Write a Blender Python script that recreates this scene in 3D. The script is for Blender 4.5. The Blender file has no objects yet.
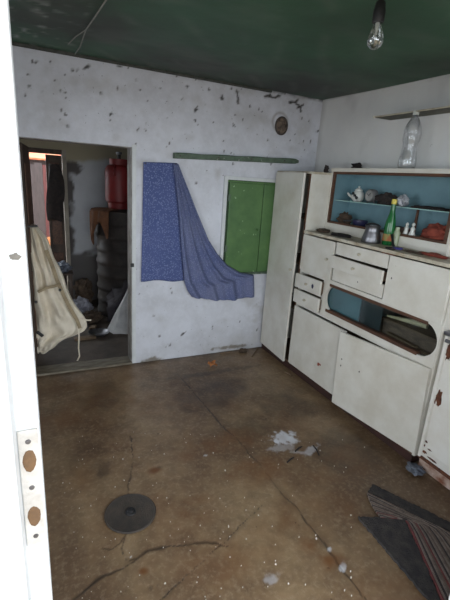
import bpy, bmesh, math, random
import numpy as np
from mathutils import Vector, Matrix, noise as mnoise

# ------------------------------------------------------------------ camera, world, light, exposure
S = bpy.context.scene
COL = S.collection
F, YAW, PITCH, ROLL = 407.562, 0.454218, 0.287257, 0.067114
CAM = np.array([0.0, 0.0, 1.6])
def cam_axes():
    cy, sy, cp, sp = math.cos(YAW), math.sin(YAW), math.cos(PITCH), math.sin(PITCH)
    fwd = np.array([sy*cp, cy*cp, -sp]); right = np.array([cy, -sy, 0.0]); up = np.cross(right, fwd)
    cr, sr = math.cos(ROLL), math.sin(ROLL)
    return cr*right + sr*up, -sr*right + cr*up, fwd
AR, AU, AF = cam_axes()
cd = bpy.data.cameras.new('camera'); cam = bpy.data.objects.new('camera', cd); COL.objects.link(cam)
cd.sensor_fit = 'VERTICAL'; cd.sensor_height = 24.0; cd.lens = F/600*24.0; cd.clip_start = 0.02
cam.matrix_world = Matrix(((AR[0], AU[0], -AF[0], CAM[0]), (AR[1], AU[1], -AF[1], CAM[1]),
                           (AR[2], AU[2], -AF[2], CAM[2]), (0, 0, 0, 1)))
S.camera = cam
w = bpy.data.worlds.new('sky'); S.world = w; w.use_nodes = True
bg = w.node_tree.nodes['Background']; bg.inputs[0].default_value = (0.87, 0.94, 1.0, 1); bg.inputs[1].default_value = 5.0
def portal(loc, rot, sx, sy):
    l = bpy.data.lights.new('portal', 'AREA'); l.shape = 'RECTANGLE'; l.size = sx; l.size_y = sy; l.cycles.is_portal = True
    o = bpy.data.objects.new('portal', l); COL.objects.link(o); o.location = loc; o.rotation_euler = rot
portal((0.59, 0.44, 1.06), (math.radians(90), 0, 0), 1.19, 2.1)
portal((-0.45, 1.75, 1.4), (math.radians(90), 0, math.radians(-90)), 1.1, 1.1)
portal((1.85, 0.43, 1.45), (math.radians(90), 0, 0), 0.9, 1.0)
S.view_settings.view_transform = 'Standard'; S.view_settings.look = 'None'
S.view_settings.exposure = 0.42; S.view_settings.gamma = 1.0; S.view_settings.use_curve_mapping = False
S.cycles.use_denoising = True

# room numbers (metres; the eye is 1.6 m above the floor)
D, W, XC = 3.2806, 2.4409, 2.022           # back wall, right wall, front of the cabinets
XL, YF, YI = -0.36, 0.44, 0.56             # left wall, front wall outside and inside
def ceil_z(x, y): return 2.3507 - 0.0061*x + 0.00988*(y-D)

# pixel -> direction; the distance comes from the plane the thing touches
def ray(x, y): return AF + AR*(x-225)/F - AU*(y-300)/F
def on_y(x, y, Y=D): d = ray(x, y); return CAM + d*(Y/d[1])
def on_x(x, y, X=XC): d = ray(x, y); return CAM + d*(X/d[0])
def on_z(x, y, Z=0.0): d = ray(x, y); return CAM + d*((Z-1.6)/d[2])

# ------------------------------------------------------------------ materials
def srgb(r, g, b):
    f = lambda c: (c/255/12.92) if c/255 <= 0.04045 else ((c/255+0.055)/1.055)**2.4
    return (f(r), f(g), f(b), 1)
def newmat(name):
    m = bpy.data.materials.new(name); m.use_nodes = True; nt = m.node_tree
    return m, nt, nt.nodes['Principled BSDF']
def N(nt, t, **kw):
    n = nt.nodes.new(t)
    for k, v in kw.items():
        if k.startswith('i_'): n.inputs[int(k[2:])].default_value = v
        else: setattr(n, k, v)
    return n
def coords(nt, scale=(1, 1, 1)):
    tc = N(nt, 'ShaderNodeTexCoord'); mp = N(nt, 'ShaderNodeMapping'); mp.inputs['Scale'].default_value = scale
    nt.links.new(tc.outputs['Object'], mp.inputs['Vector']); return mp.outputs[0]
def noise_fac(nt, vec, scale, detail=5, lo=0.4, hi=0.6, rough=0.6):
    n = N(nt, 'ShaderNodeTexNoise'); n.inputs['Scale'].default_value = scale; n.inputs['Detail'].default_value = detail
    n.inputs['Roughness'].default_value = rough; nt.links.new(vec, n.inputs['Vector'])
    mr = N(nt, 'ShaderNodeMapRange'); mr.inputs['From Min'].default_value = lo; mr.inputs['From Max'].default_value = hi
    nt.links.new(n.outputs['Fac'], mr.inputs['Value']); return mr.outputs[0], n.outputs['Fac']
def mixc(nt, fac, a, b):
    m = N(nt, 'ShaderNodeMix', data_type='RGBA')
    for sock, v in ((m.inputs['Factor'], fac), (m.inputs[6], a), (m.inputs[7], b)):
        if isinstance(v, (tuple, float, int)): sock.default_value = v
        else: nt.links.new(v, sock)
    return m.outputs[2]
def scale_fac(nt, fac, k):
    m = N(nt, 'ShaderNodeMath', operation='MULTIPLY', use_clamp=True); nt.links.new(fac, m.inputs[0]); m.inputs[1].default_value = k
    return m.outputs[0]
def bump(nt, b, h, strength, dist=0.01):
    n = N(nt, 'ShaderNodeBump'); n.inputs['Strength'].default_value = strength; n.inputs['Distance'].default_value = dist
    nt.links.new(h, n.inputs['Height']); nt.links.new(n.outputs[0], b.inputs['Normal'])
def surf(name, col, dirt=None, scale=6, amount=0.6, rough=0.6, metal=0.0, spots=None, spot_scale=30, spot_lo=0.68, stretch=(1, 1, 1), bmp=0.15, spec=0.5):
    """painted or worn surface: base colour, broad grime, small spots, light relief"""
    m, nt, b = newmat(name); v = coords(nt, stretch)
    f, raw = noise_fac(nt, v, scale, 6, 0.38, 0.66)
    c = mixc(nt, scale_fac(nt, f, amount), col, dirt or tuple(x*0.6 for x in col[:3])+(1,))
    if spots:
        g, _ = noise_fac(nt, v, spot_scale, 3, spot_lo, spot_lo+0.04); c = mixc(nt, g, c, spots)
    nt.links.new(c, b.inputs['Base Color']); b.inputs['Roughness'].default_value = rough; b.inputs['Metallic'].default_value = metal
    b.inputs['Specular IOR Level'].default_value = spec
    if bmp: 
        _, r2 = noise_fac(nt, v, scale*6, 4); bump(nt, b, r2, bmp)
    return m
def glassy(name, tint=(1, 1, 1, 1), gloss=0.12, rough=0.03):
    """thin clear pane or bottle wall: lets light through, mirrors a little at grazing angles"""
    m = bpy.data.materials.new(name); m.use_nodes = True; nt = m.node_tree; nt.nodes.clear()
    o = N(nt, 'ShaderNodeOutputMaterial'); t = N(nt, 'ShaderNodeBsdfTransparent'); g = N(nt, 'ShaderNodeBsdfGlossy'); x = N(nt, 'ShaderNodeMixShader')
    t.inputs[0].default_value = tint; g.inputs['Roughness'].default_value = rough
    lw = N(nt, 'ShaderNodeLayerWeight'); lw.inputs[0].default_value = 0.35
    mr = N(nt, 'ShaderNodeMapRange'); mr.inputs['To Min'].default_value = gloss*0.4; mr.inputs['To Max'].default_value = min(1, gloss*5)
    nt.links.new(lw.outputs['Facing'], mr.inputs['Value']); nt.links.new(mr.outputs[0], x.inputs[0])
    nt.links.new(t.outputs[0], x.inputs[1]); nt.links.new(g.outputs[0], x.inputs[2]); nt.links.new(x.outputs[0], o.inputs[0]); return m

M = {}
M['cream'] = surf('cream_enamel_paint', srgb(212, 209, 200), srgb(184, 176, 160), 5, 0.55, 0.42, spots=srgb(120, 90, 62), spot_scale=42, spot_lo=0.74, bmp=0.06)
M['cream_dirty'] = surf('grimy_cream_paint', srgb(196, 190, 172), srgb(140, 122, 98), 8, 0.8, 0.5, spots=srgb(80, 52, 34), spot_scale=22, spot_lo=0.68, bmp=0.1)
M['enamel'] = surf('chipped_white_enamel', srgb(228, 226, 220), srgb(208, 200, 186), 5, 0.5, 0.3, spots=srgb(110, 62, 36), spot_scale=26, spot_lo=0.73, bmp=0.05)
M['rust'] = surf('rusted_iron', srgb(108, 62, 38), srgb(62, 38, 28), 40, 1.0, 0.85, bmp=0.5)
M['brown_wood'] = surf('bare_brown_wood', srgb(92, 60, 40), srgb(58, 38, 28), 9, 0.9, 0.6, stretch=(6, 1, 6))
M['plinth'] = surf('dark_red_plinth_paint', srgb(62, 38, 34), srgb(40, 28, 24), 9, 0.8, 0.6)
M['inside'] = surf('cabinet_inside_board', srgb(112, 92, 72), srgb(74, 56, 44), 7, 0.9, 0.8)
M['teal'] = surf('teal_blue_paint', srgb(112, 146, 156), srgb(92, 122, 132), 4, 0.7, 0.6, spots=srgb(120, 140, 140), spot_scale=30, spot_lo=0.72)
M['white_paint'] = surf('white_door_paint', srgb(206, 209, 210), srgb(180, 182, 184), 6, 0.5, 0.45, spots=srgb(150, 140, 125), spot_scale=28, spot_lo=0.74, bmp=0.08)
M['green'] = surf('green_gloss_paint', srgb(82, 116, 66), srgb(62, 94, 54), 7, 0.8, 0.4, spots=srgb(140, 166, 128), spot_scale=16, spot_lo=0.69)
M['green_dull'] = surf('dull_green_paint', srgb(88, 106, 88), srgb(62, 76, 62), 20, 0.9, 0.6, spots=srgb(150, 152, 142), spot_scale=36, spot_lo=0.66)
M['steel'] = surf('dull_steel', srgb(128, 128, 132), srgb(92, 90, 90), 14, 0.7, 0.36, 0.9, bmp=0.03)
M['iron'] = surf('blackened_cast_iron', srgb(60, 55, 51), srgb(84, 74, 64), 18, 0.6, 0.62, 0.2, bmp=0.25)
M['black'] = surf('black_plastic', srgb(26, 26, 28), srgb(38, 36, 36), 20, 0.6, 0.5)
M['char'] = surf('blackened_cloth', srgb(34, 30, 30), srgb(56, 46, 42), 24, 0.8, 0.95, bmp=0.5)
M['glass'] = glassy('clear_glass'); M['pet'] = glassy('clear_bottle_plastic', (0.93, 0.94, 0.95, 1), 0.2, 0.035)
M['bulb_glass'] = glassy('bulb_glass', (0.9, 0.9, 0.9, 1), 0.4, 0.16)
M['dusty_glass'] = glassy('dusty_window_glass', (0.78, 0.82, 0.82, 1), 0.10, 0.15)
M['canvas'] = surf('cream_canvas', srgb(232, 222, 204), srgb(196, 182, 158), 6, 0.7, 0.9, bmp=0.3)
M['canvas_edge'] = surf('soiled_canvas', srgb(168, 152, 124), srgb(120, 104, 82), 9, 0.8, 0.9, bmp=0.3)
M['orange_cloth'] = surf('faded_orange_cloth', srgb(120, 80, 54), srgb(84, 56, 40), 9, 0.9, 0.9, bmp=0.3)
M['red_can'] = surf('red_gas_bottle_paint', srgb(132, 36, 36), srgb(100, 26, 28), 5, 0.8, 0.45)
M['drum'] = surf('dark_ribbed_steel', srgb(62, 54, 50), srgb(38, 34, 32), 7, 0.9, 0.6, 0.2)
M['poly'] = surf('white_woven_sack', srgb(206, 206, 206), srgb(168, 168, 170), 9, 0.7, 0.7, bmp=0.3)
M['grey_bag'] = surf('grey_plastic_film', srgb(156, 156, 166), srgb(112, 112, 122), 12, 0.8, 0.4, bmp=0.4)
M['dark_bag'] = surf('dark_plastic_film', srgb(62, 56, 62), srgb(40, 36, 42), 12, 0.8, 0.4, bmp=0.4)
M['blue_bag'] = surf('blue_grey_plastic', srgb(100, 106, 118), srgb(70, 72, 80), 20, 0.8, 0.4, bmp=0.4)
M['door_brown'] = surf('old_brown_door', srgb(74, 58, 46), srgb(46, 36, 30), 6, 0.9, 0.7, stretch=(4, 4, 1))
M['far_plank'] = surf('weathered_plank', srgb(62, 50, 48), srgb(46, 38, 36), 6, 0.8, 0.8, stretch=(5, 5, 1))
M['far_red'] = surf('red_painted_plank', srgb(84, 36, 32), srgb(62, 30, 28), 6, 0.8, 0.8, stretch=(5, 5, 1))
M['tile'] = surf('orange_roof_tile', srgb(190, 110, 70), srgb(150, 84, 56), 8, 0.8, 0.8)
M['leaf'] = surf('dry_orange_leaf', srgb(176, 112, 62), srgb(126, 76, 42), 30, 0.8, 0.8)
M['ground'] = surf('trodden_earth', srgb(150, 130, 108), srgb(112, 94, 76), 3, 0.8, 0.95)
M['cobweb'] = surf('dusty_cobweb', srgb(148, 150, 146), srgb(120, 122, 118), 30, 0.5, 0.9)
M['green_glass'] = surf('green_bottle_glass', srgb(30, 96, 50), srgb(22, 74, 38), 10, 0.5, 0.12, bmp=0)
M['yellow'] = surf('yellow_bottle_cap', srgb(206, 190, 84), srgb(180, 160, 70), 20, 0.5, 0.4)
M['label'] = surf('orange_paper_label', srgb(176, 92, 58), srgb(110, 128, 70), 26, 1.0, 0.7)
M['blue'] = surf('dark_blue_plastic', srgb(58, 52, 140), srgb(44, 40, 106), 20, 0.5, 0.4)
M['navy'] = surf('navy_enamel', srgb(38, 38, 70), srgb(26, 26, 48), 14, 0.6, 0.35)
M['china'] = surf('white_china', srgb(206, 208, 202), srgb(168, 170, 164), 12, 0.6, 0.3)
M['china_dark'] = surf('black_china_print', srgb(36, 40, 42), srgb(56, 60, 62), 12, 0.6, 0.3)
M['clock'] = surf('grey_clock_case', srgb(112, 112, 112), srgb(82, 82, 80), 16, 0.8, 0.5, 0.2)
M['foil'] = surf('crinkled_foil', srgb(206, 208, 214), srgb(160, 162, 170), 34, 0.8, 0.3, 0.6, bmp=0.6)
M['red_cloth'] = surf('rust_red_cloth', srgb(140, 66, 50), srgb(104, 44, 36), 10, 0.9, 0.9, bmp=0.4)
M['book'] = surf('brown_book_cover', srgb(92, 62, 58), srgb(66, 44, 42), 12, 0.8, 0.7)
M['rag'] = surf('brown_grey_litter', srgb(84, 68, 54), srgb(52, 42, 34), 20, 0.9, 0.9, bmp=0.4)
M['stick'] = surf('grey_stick', srgb(118, 98, 76), srgb(84, 68, 52), 20, 0.8, 0.9)
M['flake'] = surf('pale_paint_flake', srgb(205, 200, 190), srgb(170, 164, 152), 20, 0.6, 0.8)

def marked(name, col, col2, scale, m_r, m_g, m_b, rough, amt=0.6, speck=None, speck_lo=0.7, speck_scale=26, bmp=0.15, rough_var=0.0, spec=0.5, mid=None, fine=None):
    """wall or floor skin: procedural paint plus three masks (stains, chips and broad dark patches) kept on the mesh as the attribute 'marks'"""
    m, nt, b = newmat(name); v = coords(nt)
    f, raw = noise_fac(nt, v, scale, 8, 0.36, 0.64)
    c = mixc(nt, scale_fac(nt, f, amt), col, col2)
    if mid:
        f2, _ = noise_fac(nt, v, scale*0.45, 6, 0.46, 0.62); c = mixc(nt, scale_fac(nt, f2, mid[1]), c, mid[0])
    if fine:
        f3, _ = noise_fac(nt, v, fine[0], 7, 0.42, 0.66, 0.7); c = mixc(nt, scale_fac(nt, f3, fine[2]), c, fine[1])
        f4, _ = noise_fac(nt, v, fine[0]*5, 4, 0.5, 0.7, 0.7); c = mixc(nt, scale_fac(nt, f4, fine[2]), c, fine[3])
    if speck:
        g, _ = noise_fac(nt, v, speck_scale, 4, speck_lo, speck_lo+0.03); c = mixc(nt, scale_fac(nt, g, 0.8), c, speck)
    at = N(nt, 'ShaderNodeAttribute', attribute_name='marks'); sp = N(nt, 'ShaderNodeSeparateColor'); nt.links.new(at.outputs['Color'], sp.inputs[0])
    for k, mk in enumerate((m_r, m_g, m_b)): c = mixc(nt, sp.outputs[k], c, mk)
    nt.links.new(c, b.inputs['Base Color'])
    b.inputs['Specular IOR Level'].default_value = spec
    if rough_var:
        mr = N(nt, 'ShaderNodeMapRange'); mr.inputs['To Min'].default_value = rough-rough_var; mr.inputs['To Max'].default_value = rough+rough_var
        nt.links.new(f, mr.inputs['Value']); nt.links.new(mr.outputs[0], b.inputs['Roughness'])
    else: b.inputs['Roughness'].default_value = rough
    _, r2 = noise_fac(nt, v, scale*7, 5); bump(nt, b, r2, bmp); return m
M['wall'] = marked('whitewashed_plaster', srgb(208, 210, 218), srgb(190, 191, 198), 3, srgb(52, 48, 44), srgb(148, 142, 134), srgb(120, 112, 100), 0.75, speck=srgb(96, 94, 92), speck_lo=0.69, speck_scale=34, fine=(5, srgb(168, 168, 172), 0.4, srgb(214, 216, 222)))
M['wall_right'] = marked('grey_white_plaster', srgb(216, 216, 214), srgb(198, 198, 198), 2.2, srgb(60, 56, 52), srgb(150, 148, 146), srgb(214, 214, 216), 0.75, speck=srgb(140, 138, 134), speck_lo=0.73, speck_scale=14)
M['floor'] = marked('stained_brown_floor', srgb(140, 118, 90), srgb(104, 78, 55), 2.6, srgb(44, 34, 26), srgb(206, 208, 214), srgb(104, 66, 34), 0.42, 0.8, speck=srgb(62, 46, 34), speck_lo=0.70, speck_scale=17, bmp=0.12, rough_var=0.1, mid=(srgb(88, 66, 48), 0.8), fine=(9, srgb(72, 54, 40), 0.45, srgb(160, 142, 118)))
M['ceiling'] = marked('dark_green_ceiling_paint', srgb(56, 98, 72), srgb(44, 74, 55), 2.0, srgb(46, 44, 40), srgb(150, 156, 150), srgb(52, 50, 42), 0.55, 0.8, bmp=0.1)
M['room2_wall'] = marked('damp_grey_plaster', srgb(176, 178, 182), srgb(150, 150, 152), 2.0, srgb(58, 50, 44), srgb(152, 144, 122), srgb(70, 58, 50), 0.85)
M['room2_floor'] = surf('dirty_earth_floor', srgb(88, 76, 66), srgb(54, 46, 40), 4, 0.9, 0.8, bmp=0.4)
M['room2_ceiling'] = surf('sooty_ceiling', srgb(110, 104, 90), srgb(76, 70, 60), 3, 0.9, 0.9)
def fabric(name, faded):
    m, nt, b = newmat(name); v = coords(nt)
    vo = N(nt, 'ShaderNodeTexVoronoi'); vo.inputs['Scale'].default_value = 75; nt.links.new(v, vo.inputs['Vector'])
    mr = N(nt, 'ShaderNodeMapRange'); mr.inputs['From Min'].default_value = 0.22; mr.inputs['From Max'].default_value = 0.42; nt.links.new(vo.outputs['Distance'], mr.inputs['Value'])
    a = mixc(nt, mr.outputs[0], srgb(124, 134, 170), srgb(76, 88, 132))
    f, _ = noise_fac(nt, v, 4, 4, 0.35, 0.65)
    c = mixc(nt, scale_fac(nt, f, 0.35+0.15*faded), a, srgb(120, 124, 148) if faded else srgb(90, 98, 142))
    if faded: c = mixc(nt, 0.25, c, srgb(118, 122, 146))
    nt.links.new(c, b.inputs['Base Color']); b.inputs['Roughness'].default_value = 0.92; b.inputs['Specular IOR Level'].default_value = 0.15
    _, r = noise_fac(nt, v, 160, 2); bump(nt, b, r, 0.2); return m
M['curtain'] = fabric('blue_floral_cotton', 0); M['curtain_faded'] = fabric('faded_blue_floral_cotton', 1)

# ------------------------------------------------------------------ mesh helpers
def tag(o, label=None, cat=None, group=None, kind=None):
    for k, v in (('label', label), ('category', cat), ('group', group), ('kind', kind)):
        if v: o[k] = v
    return o
def thing(name, label, cat, loc=(0, 0, 0), group=None, kind=None):
    o = bpy.data.objects.new(name, None); COL.objects.link(o); o.location = loc; o.empty_display_size = 0.1
    return tag(o, label, cat, group, kind)
def world_origin(p):
    v = Vector((0, 0, 0))
    while p: v += p.location; p = p.parent
    return v
def obj(name, bm, mat, parent=None, smooth=False, origin=None):
    """link one mesh; geometry is given in world coordinates, its origin goes to the parent's base or to `origin`"""
    if parent is not None: off = world_origin(parent)
    elif origin is not None: off = Vector(origin)
    else:
        off = Vector((0, 0, 0))
    me = bpy.data.meshes.new(name); bmesh.ops.translate(bm, verts=bm.verts, vec=-off); bmesh.ops.recalc_face_normals(bm, faces=bm.faces)
    if smooth:
        for f in bm.faces: f.smooth = True
    bm.to_mesh(me); bm.free(); me.materials.append(M[mat] if isinstance(mat, str) else mat)
    if smooth:
        try: me.set_sharp_from_angle(angle=math.radians(40))
        except Exception: pass
    o = bpy.data.objects.new(name, me); COL.objects.link(o)
    if parent is not None: o.parent = parent
    elif origin is not None: o.location = off
    return o
def B(): return bmesh.new()
def box(bm, x0, x1, y0, y1, z0, z1, bev=0.0):
    r = bmesh.ops.create_cube(bm, size=1.0); vs = r['verts']
    for v in vs: v.co = Vector(((x0+x1)/2+v.co.x*(x1-x0), (y0+y1)/2+v.co.y*(y1-y0), (z0+z1)/2+v.co.z*(z1-z0)))
    if bev:
        es = list({e for v in vs for e in v.link_edges}); bmesh.ops.bevel(bm, geom=es, offset=bev, segments=2, profile=0.6, affect='EDGES')
    return bm
def bx(*a, **k): return box(B(), *a, **k)
def rotz(bm, piv, ang):
    bmesh.ops.rotate(bm, verts=bm.verts, cent=Vector(piv), matrix=Matrix.Rotation(ang, 3, 'Z')); return bm
def rot(bm, piv, ang, ax):
    bmesh.ops.rotate(bm, verts=bm.verts, cent=Vector(piv), matrix=Matrix.Rotation(ang, 3, ax)); return bm
def lathe(bm, prof, c, seg=24, axis='Z'):
    rings = []
    for r, h in prof:
        ring = []
        for k in range(seg):
            a = 2*math.pi*k/seg; u, v = r*math.cos(a), r*math.sin(a)
            p = (u, v, h) if axis == 'Z' else ((h, u, v) if axis == 'X' else (u, h, v))
            ring.append(bm.verts.new((c[0]+p[0], c[1]+p[1], c[2]+p[2])))
        rings.append(ring)
    for a, b in zip(rings, rings[1:]):
        for k in range(seg): bm.faces.new((a[k], a[(k+1) % seg], b[(k+1) % seg], b[k]))
    for ring in (rings[0], rings[-1]):
        try: bm.faces.new(ring)
        except ValueError: pass
    return bm
def tube(bm, pts, r, seg=8):
    pts = [Vector(p) for p in pts]; rings = []
    rr = r if isinstance(r, (list, tuple)) else [r]*len(pts)
    for i, p in enumerate(pts):
        t = (pts[min(i+1, len(pts)-1)]-pts[max(i-1, 0)]).normalized()
        a = t.cross(Vector((0, 0, 1)) if abs(t.z) < 0.9 else Vector((1, 0, 0))).normalized(); b = t.cross(a)
        rings.append([bm.verts.new(p + rr[i]*(a*math.cos(2*math.pi*k/seg)+b*math.sin(2*math.pi*k/seg))) for k in range(seg)])
    for a, b in zip(rings, rings[1:]):
        for k in range(seg): bm.faces.new((a[k], a[(k+1) % seg], b[(k+1) % seg], b[k]))
    bm.faces.new(rings[0]); bm.faces.new(rings[-1]); return bm
def blob(bm, c, rad, seed=0, rough=0.35, freq=3.0, sub=3, floor=None):
    r = bmesh.ops.create_icosphere(bm, subdivisions=sub, radius=1.0); off = Vector((seed*7.13, seed*3.7, seed*1.9))
    for v in r['verts']:
        d = v.co.copy(); k = 1 + rough*mnoise.noise(d*freq+off) + rough*0.5*mnoise.noise(d*freq*2.3+off)
        v.co = Vector((c[0]+d.x*rad[0]*k, c[1]+d.y*rad[1]*k, c[2]+d.z*rad[2]*k))
        if floor is not None and v.co.z < floor: v.co.z = floor
    return bm
def grid_mesh(bm, P, closed_u=False):
    """P[i][j] points -> quads"""
    V = [[bm.verts.new(p) for p in row] for row in P]
    for a, b in zip(V, V[1:]):
        n = len(a)
        for j in range(n if closed_u else n-1): bm.faces.new((a[j], a[(j+1) % n], b[(j+1) % n], b[j]))
    return V
def solid(o, t, off=-1.0):
    m = o.modifiers.new('thickness', 'SOLIDIFY'); m.thickness = t; m.offset = off; return o

# value noise for stain shapes
RNG = np.random.RandomState(4); TAB = RNG.rand(256, 256)
def vnoise(x, y):
    xi, yi = np.floor(x).astype(int), np.floor(y).astype(int); fx, fy = x-xi, y-yi; fx = fx*fx*(3-2*fx); fy = fy*fy*(3-2*fy)
    t = lambda a, b: TAB[a % 256, b % 256]
    return (t(xi, yi)*(1-fx)+t(xi+1, yi)*fx)*(1-fy) + (t(xi, yi+1)*(1-fx)+t(xi+1, yi+1)*fx)*fy
def fbm(x, y): return (vnoise(x, y)+0.5*vnoise(2.1*x+9, 2.1*y+3)+0.25*vnoise(4.3*x+1, 4.3*y+7))/1.75
def blotch(U, V, u, v, ru, rv, ang=0.0, edge=0.35, nscale=40.0, namp=0.9):
    du, dv = U-u, V-v; c, s = math.cos(ang), math.sin(ang)
    d = np.sqrt(((du*c+dv*s)/ru)**2 + ((-du*s+dv*c)/rv)**2) + namp*(fbm(U*nscale, V*nscale)-0.5)
    return np.clip((1-d)/edge, 0, 1)
def seg_dist(U, V, pts):
    d = np.full(U.shape, 9.0)
    for (a, b), (c, e) in zip(pts, pts[1:]):
        L = (c-a)**2+(e-b)**2; t = np.clip(((U-a)*(c-a)+(V-b)*(e-b))/max(L, 1e-9), 0, 1)
        d = np.minimum(d, np.hypot(U-(a+t*(c-a)), V-(b+t*(e-b))))
    return d
def skin(name, us, vs, to3d, mat, marks=None, hole=None, height=None, flip=False):
    """a wall/floor skin as a fine grid; hole(u,v) drops cells; marks(U,V)->(r,g,b) masks"""
    U, V = np.meshgrid(us, vs, indexing='ij'); n, k = U.shape
    H = height(U, V) if height is not None else np.zeros(U.shape)
    P = to3d(U, V, H)
    co = np.stack(P, -1).reshape(-1, 3)
    i, j = np.meshgrid(np.arange(n-1), np.arange(k-1), indexing='ij')
    q = np.stack([i*k+j, (i+1)*k+j, (i+1)*k+j+1, i*k+j+1], -1)
    if flip: q = q[..., ::-1]
    if hole is not None:
        uc = (us[:-1, None]+us[1:, None])/2; vc = (vs[None, :-1]+vs[None, 1:])/2
        q = q[~hole(uc+0*vc, vc+0*uc)]
    q = q.reshape(-1, 4)
    me = bpy.data.meshes.new(name); me.from_pydata(co.tolist(), [], q.tolist()); me.update()
    me.materials.append(M[mat])
    a = me.color_attributes.new('marks', 'FLOAT_COLOR', 'POINT'); c = np.zeros((n*k, 4)); c[:, 3] = 1
    if marks is not None:
        for ch, m_ in enumerate(marks(U, V)): c[:, ch] = np.clip(m_, 0, 1).ravel()
    a.data.foreach_set('color', c.ravel())
    o = bpy.data.objects.new(name, me); COL.objects.link(o); o['kind'] = 'structure'; return o
def steps(a, b, d, *snap):
    s = np.linspace(a, b, int(round((b-a)/d))+1)
    for x in snap: s[np.argmin(abs(s-x))] = x
    return s

# ------------------------------------------------------------------ the room: floor, walls, ceiling
DX0, DX1, DZ = -0.06, 0.735, 1.788          # doorway in the back wall
def floor_poly(px): return [tuple(on_z(x, y)[:2]) for x, y in px]
CR = [floor_poly(p) for p in (
    [(176, 372), (200, 400), (222, 424), (252, 455), (286, 496), (318, 535), (344, 570), (366, 600)],
    [(72, 600), (96, 580), (118, 569), (134, 560), (147, 550), (165, 546), (184, 542), (206, 541), (228, 545)],
    [(160, 600), (186, 575), (214, 550), (238, 530), (262, 505)],
    [(130, 436), (133, 455), (131, 475), (129, 495)], [(127, 534), (124, 550), (128, 558), (138, 557)],
    [(104, 549), (114, 550), (122, 543), (126, 536)])]
CW = [0.005, 0.005, 0.0025, 0.003, 0.003, 0.003]
def wob(U, V): return 0.016*(vnoise(U*38, V*38)-0.5)+0.03*(vnoise(U*11, V*11)-0.5)
def floor_cracks(U, V):
    m = np.zeros(U.shape)
    for pts, wd in zip(CR, CW):
        d = seg_dist(U+wob(U, V)*0.6, V+wob(V+5, U+2)*0.6, pts); k = wd*(0.35+1.5*vnoise(U*18, V*18)); m = np.maximum(m, np.clip(1.3-d/k, 0, 1)*np.clip(0.35+1.1*vnoise(U*7+3, V*7), 0, 1))
    return m
def floor_marks(U, V):
    R = floor_cracks(U, V)*0.95
    for pts, wd in zip(CR[:3], (0.05, 0.03, 0.02)):
        d = seg_dist(U, V, pts); R = np.maximum(R, 0.35*np.clip(1-d/wd, 0, 1)*np.clip(fbm(U*14, V*14)*2.6-0.9, 0, 1))
    G = np.zeros(U.shape); Bm = np.zeros(U.shape)
    def p(x, y): return on_z(x, y)[:2]
    for x, y, ru, rv, s, an in ((284, 438, .085, .065, 1.0, 0), (311, 450, .07, .022, .7, .4), (300, 452, .05, .015, .5, -.5), (283, 447, .10, .04, .35, 0), (330, 548, .014, .008, .6, .5), (343, 566, .022, .012, .6, .6), (271, 578, .03, .02, .35, 0), (205, 455, .012, .006, .7, 0), (131, 557, .006, .005, .9, 0)):
        q = p(x, y); G = np.maximum(G, s*blotch(U, V, q[0], q[1], ru*1.2, rv*1.2, an, 0.4, 40, 1.3))
    for x, y, ru, rv, s in ((154, 470, .06, .035, .9), (330, 560, .10, .06, .7), (310, 545, .07, .05, .55), (143, 571, .025, .02, .8), (260, 470, .25, .12, .45), (230, 440, .3, .12, .45), (190, 455, .12, .06, .35), (80, 480, .09, .12, .3), (200, 500, .1, .05, .25), (350, 470, .3, .1, .3)):
        q = p(x, y); Bm = np.maximum(Bm, 1.25*s*blotch(U, V, q[0], q[1], ru, rv, 0, 0.8, 16, 1.2))
    # broad dark blotches with ragged outlines, mostly over the back half
    for x, y, ru, rv, k in ((215, 395, .55, .22, .5), (110, 392, .3, .2, .4), (285, 405, .35, .3, .45), (350, 450, .3, .22, .45), (250, 425, .3, .15, .3), (90, 450, .16, .2, .3)):
        q = p(x, y); R = np.maximum(R, k*blotch(U, V, q[0], q[1], ru, rv, 0.3, 0.5, 7, 1.3)*np.clip(fbm(U*9, V*9)*1.8, 0, 1))
    for x, y, ru, rv in ((212, 372, .5, .05), (155, 469, .05, .02), (104, 470, .05, .1), (151, 587, .012, .02), (158, 585, .008, .014)):
        q = p(x, y); R = np.maximum(R, 0.55*blotch(U, V, q[0], q[1], ru, rv, 0, 0.6, 22, 1.1))
    Bm = np.maximum(Bm, 0.5*np.clip(fbm(U*3.1+7, V*3.1+2)*3-1.45, 0, 1)*np.clip(fbm(U*15, V*15)*2-0.3, 0, 1))
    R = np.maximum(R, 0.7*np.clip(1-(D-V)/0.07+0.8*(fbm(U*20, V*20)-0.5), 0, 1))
    return R, G, Bm
def floor_h(U, V): return -0.0018*floor_cracks(U, V) + 0.006*(vnoise(U*1.6, V*1.6)-0.5) - 0.004
fl = skin('floor', steps(XL, W, 0.007), steps(YF-0.02, D+0.005, 0.007), lambda U, V, H: (U, V, H), 'floor', floor_marks, height=floor_h)
fl['label'] = 'stained brown floor with long cracks'

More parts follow.
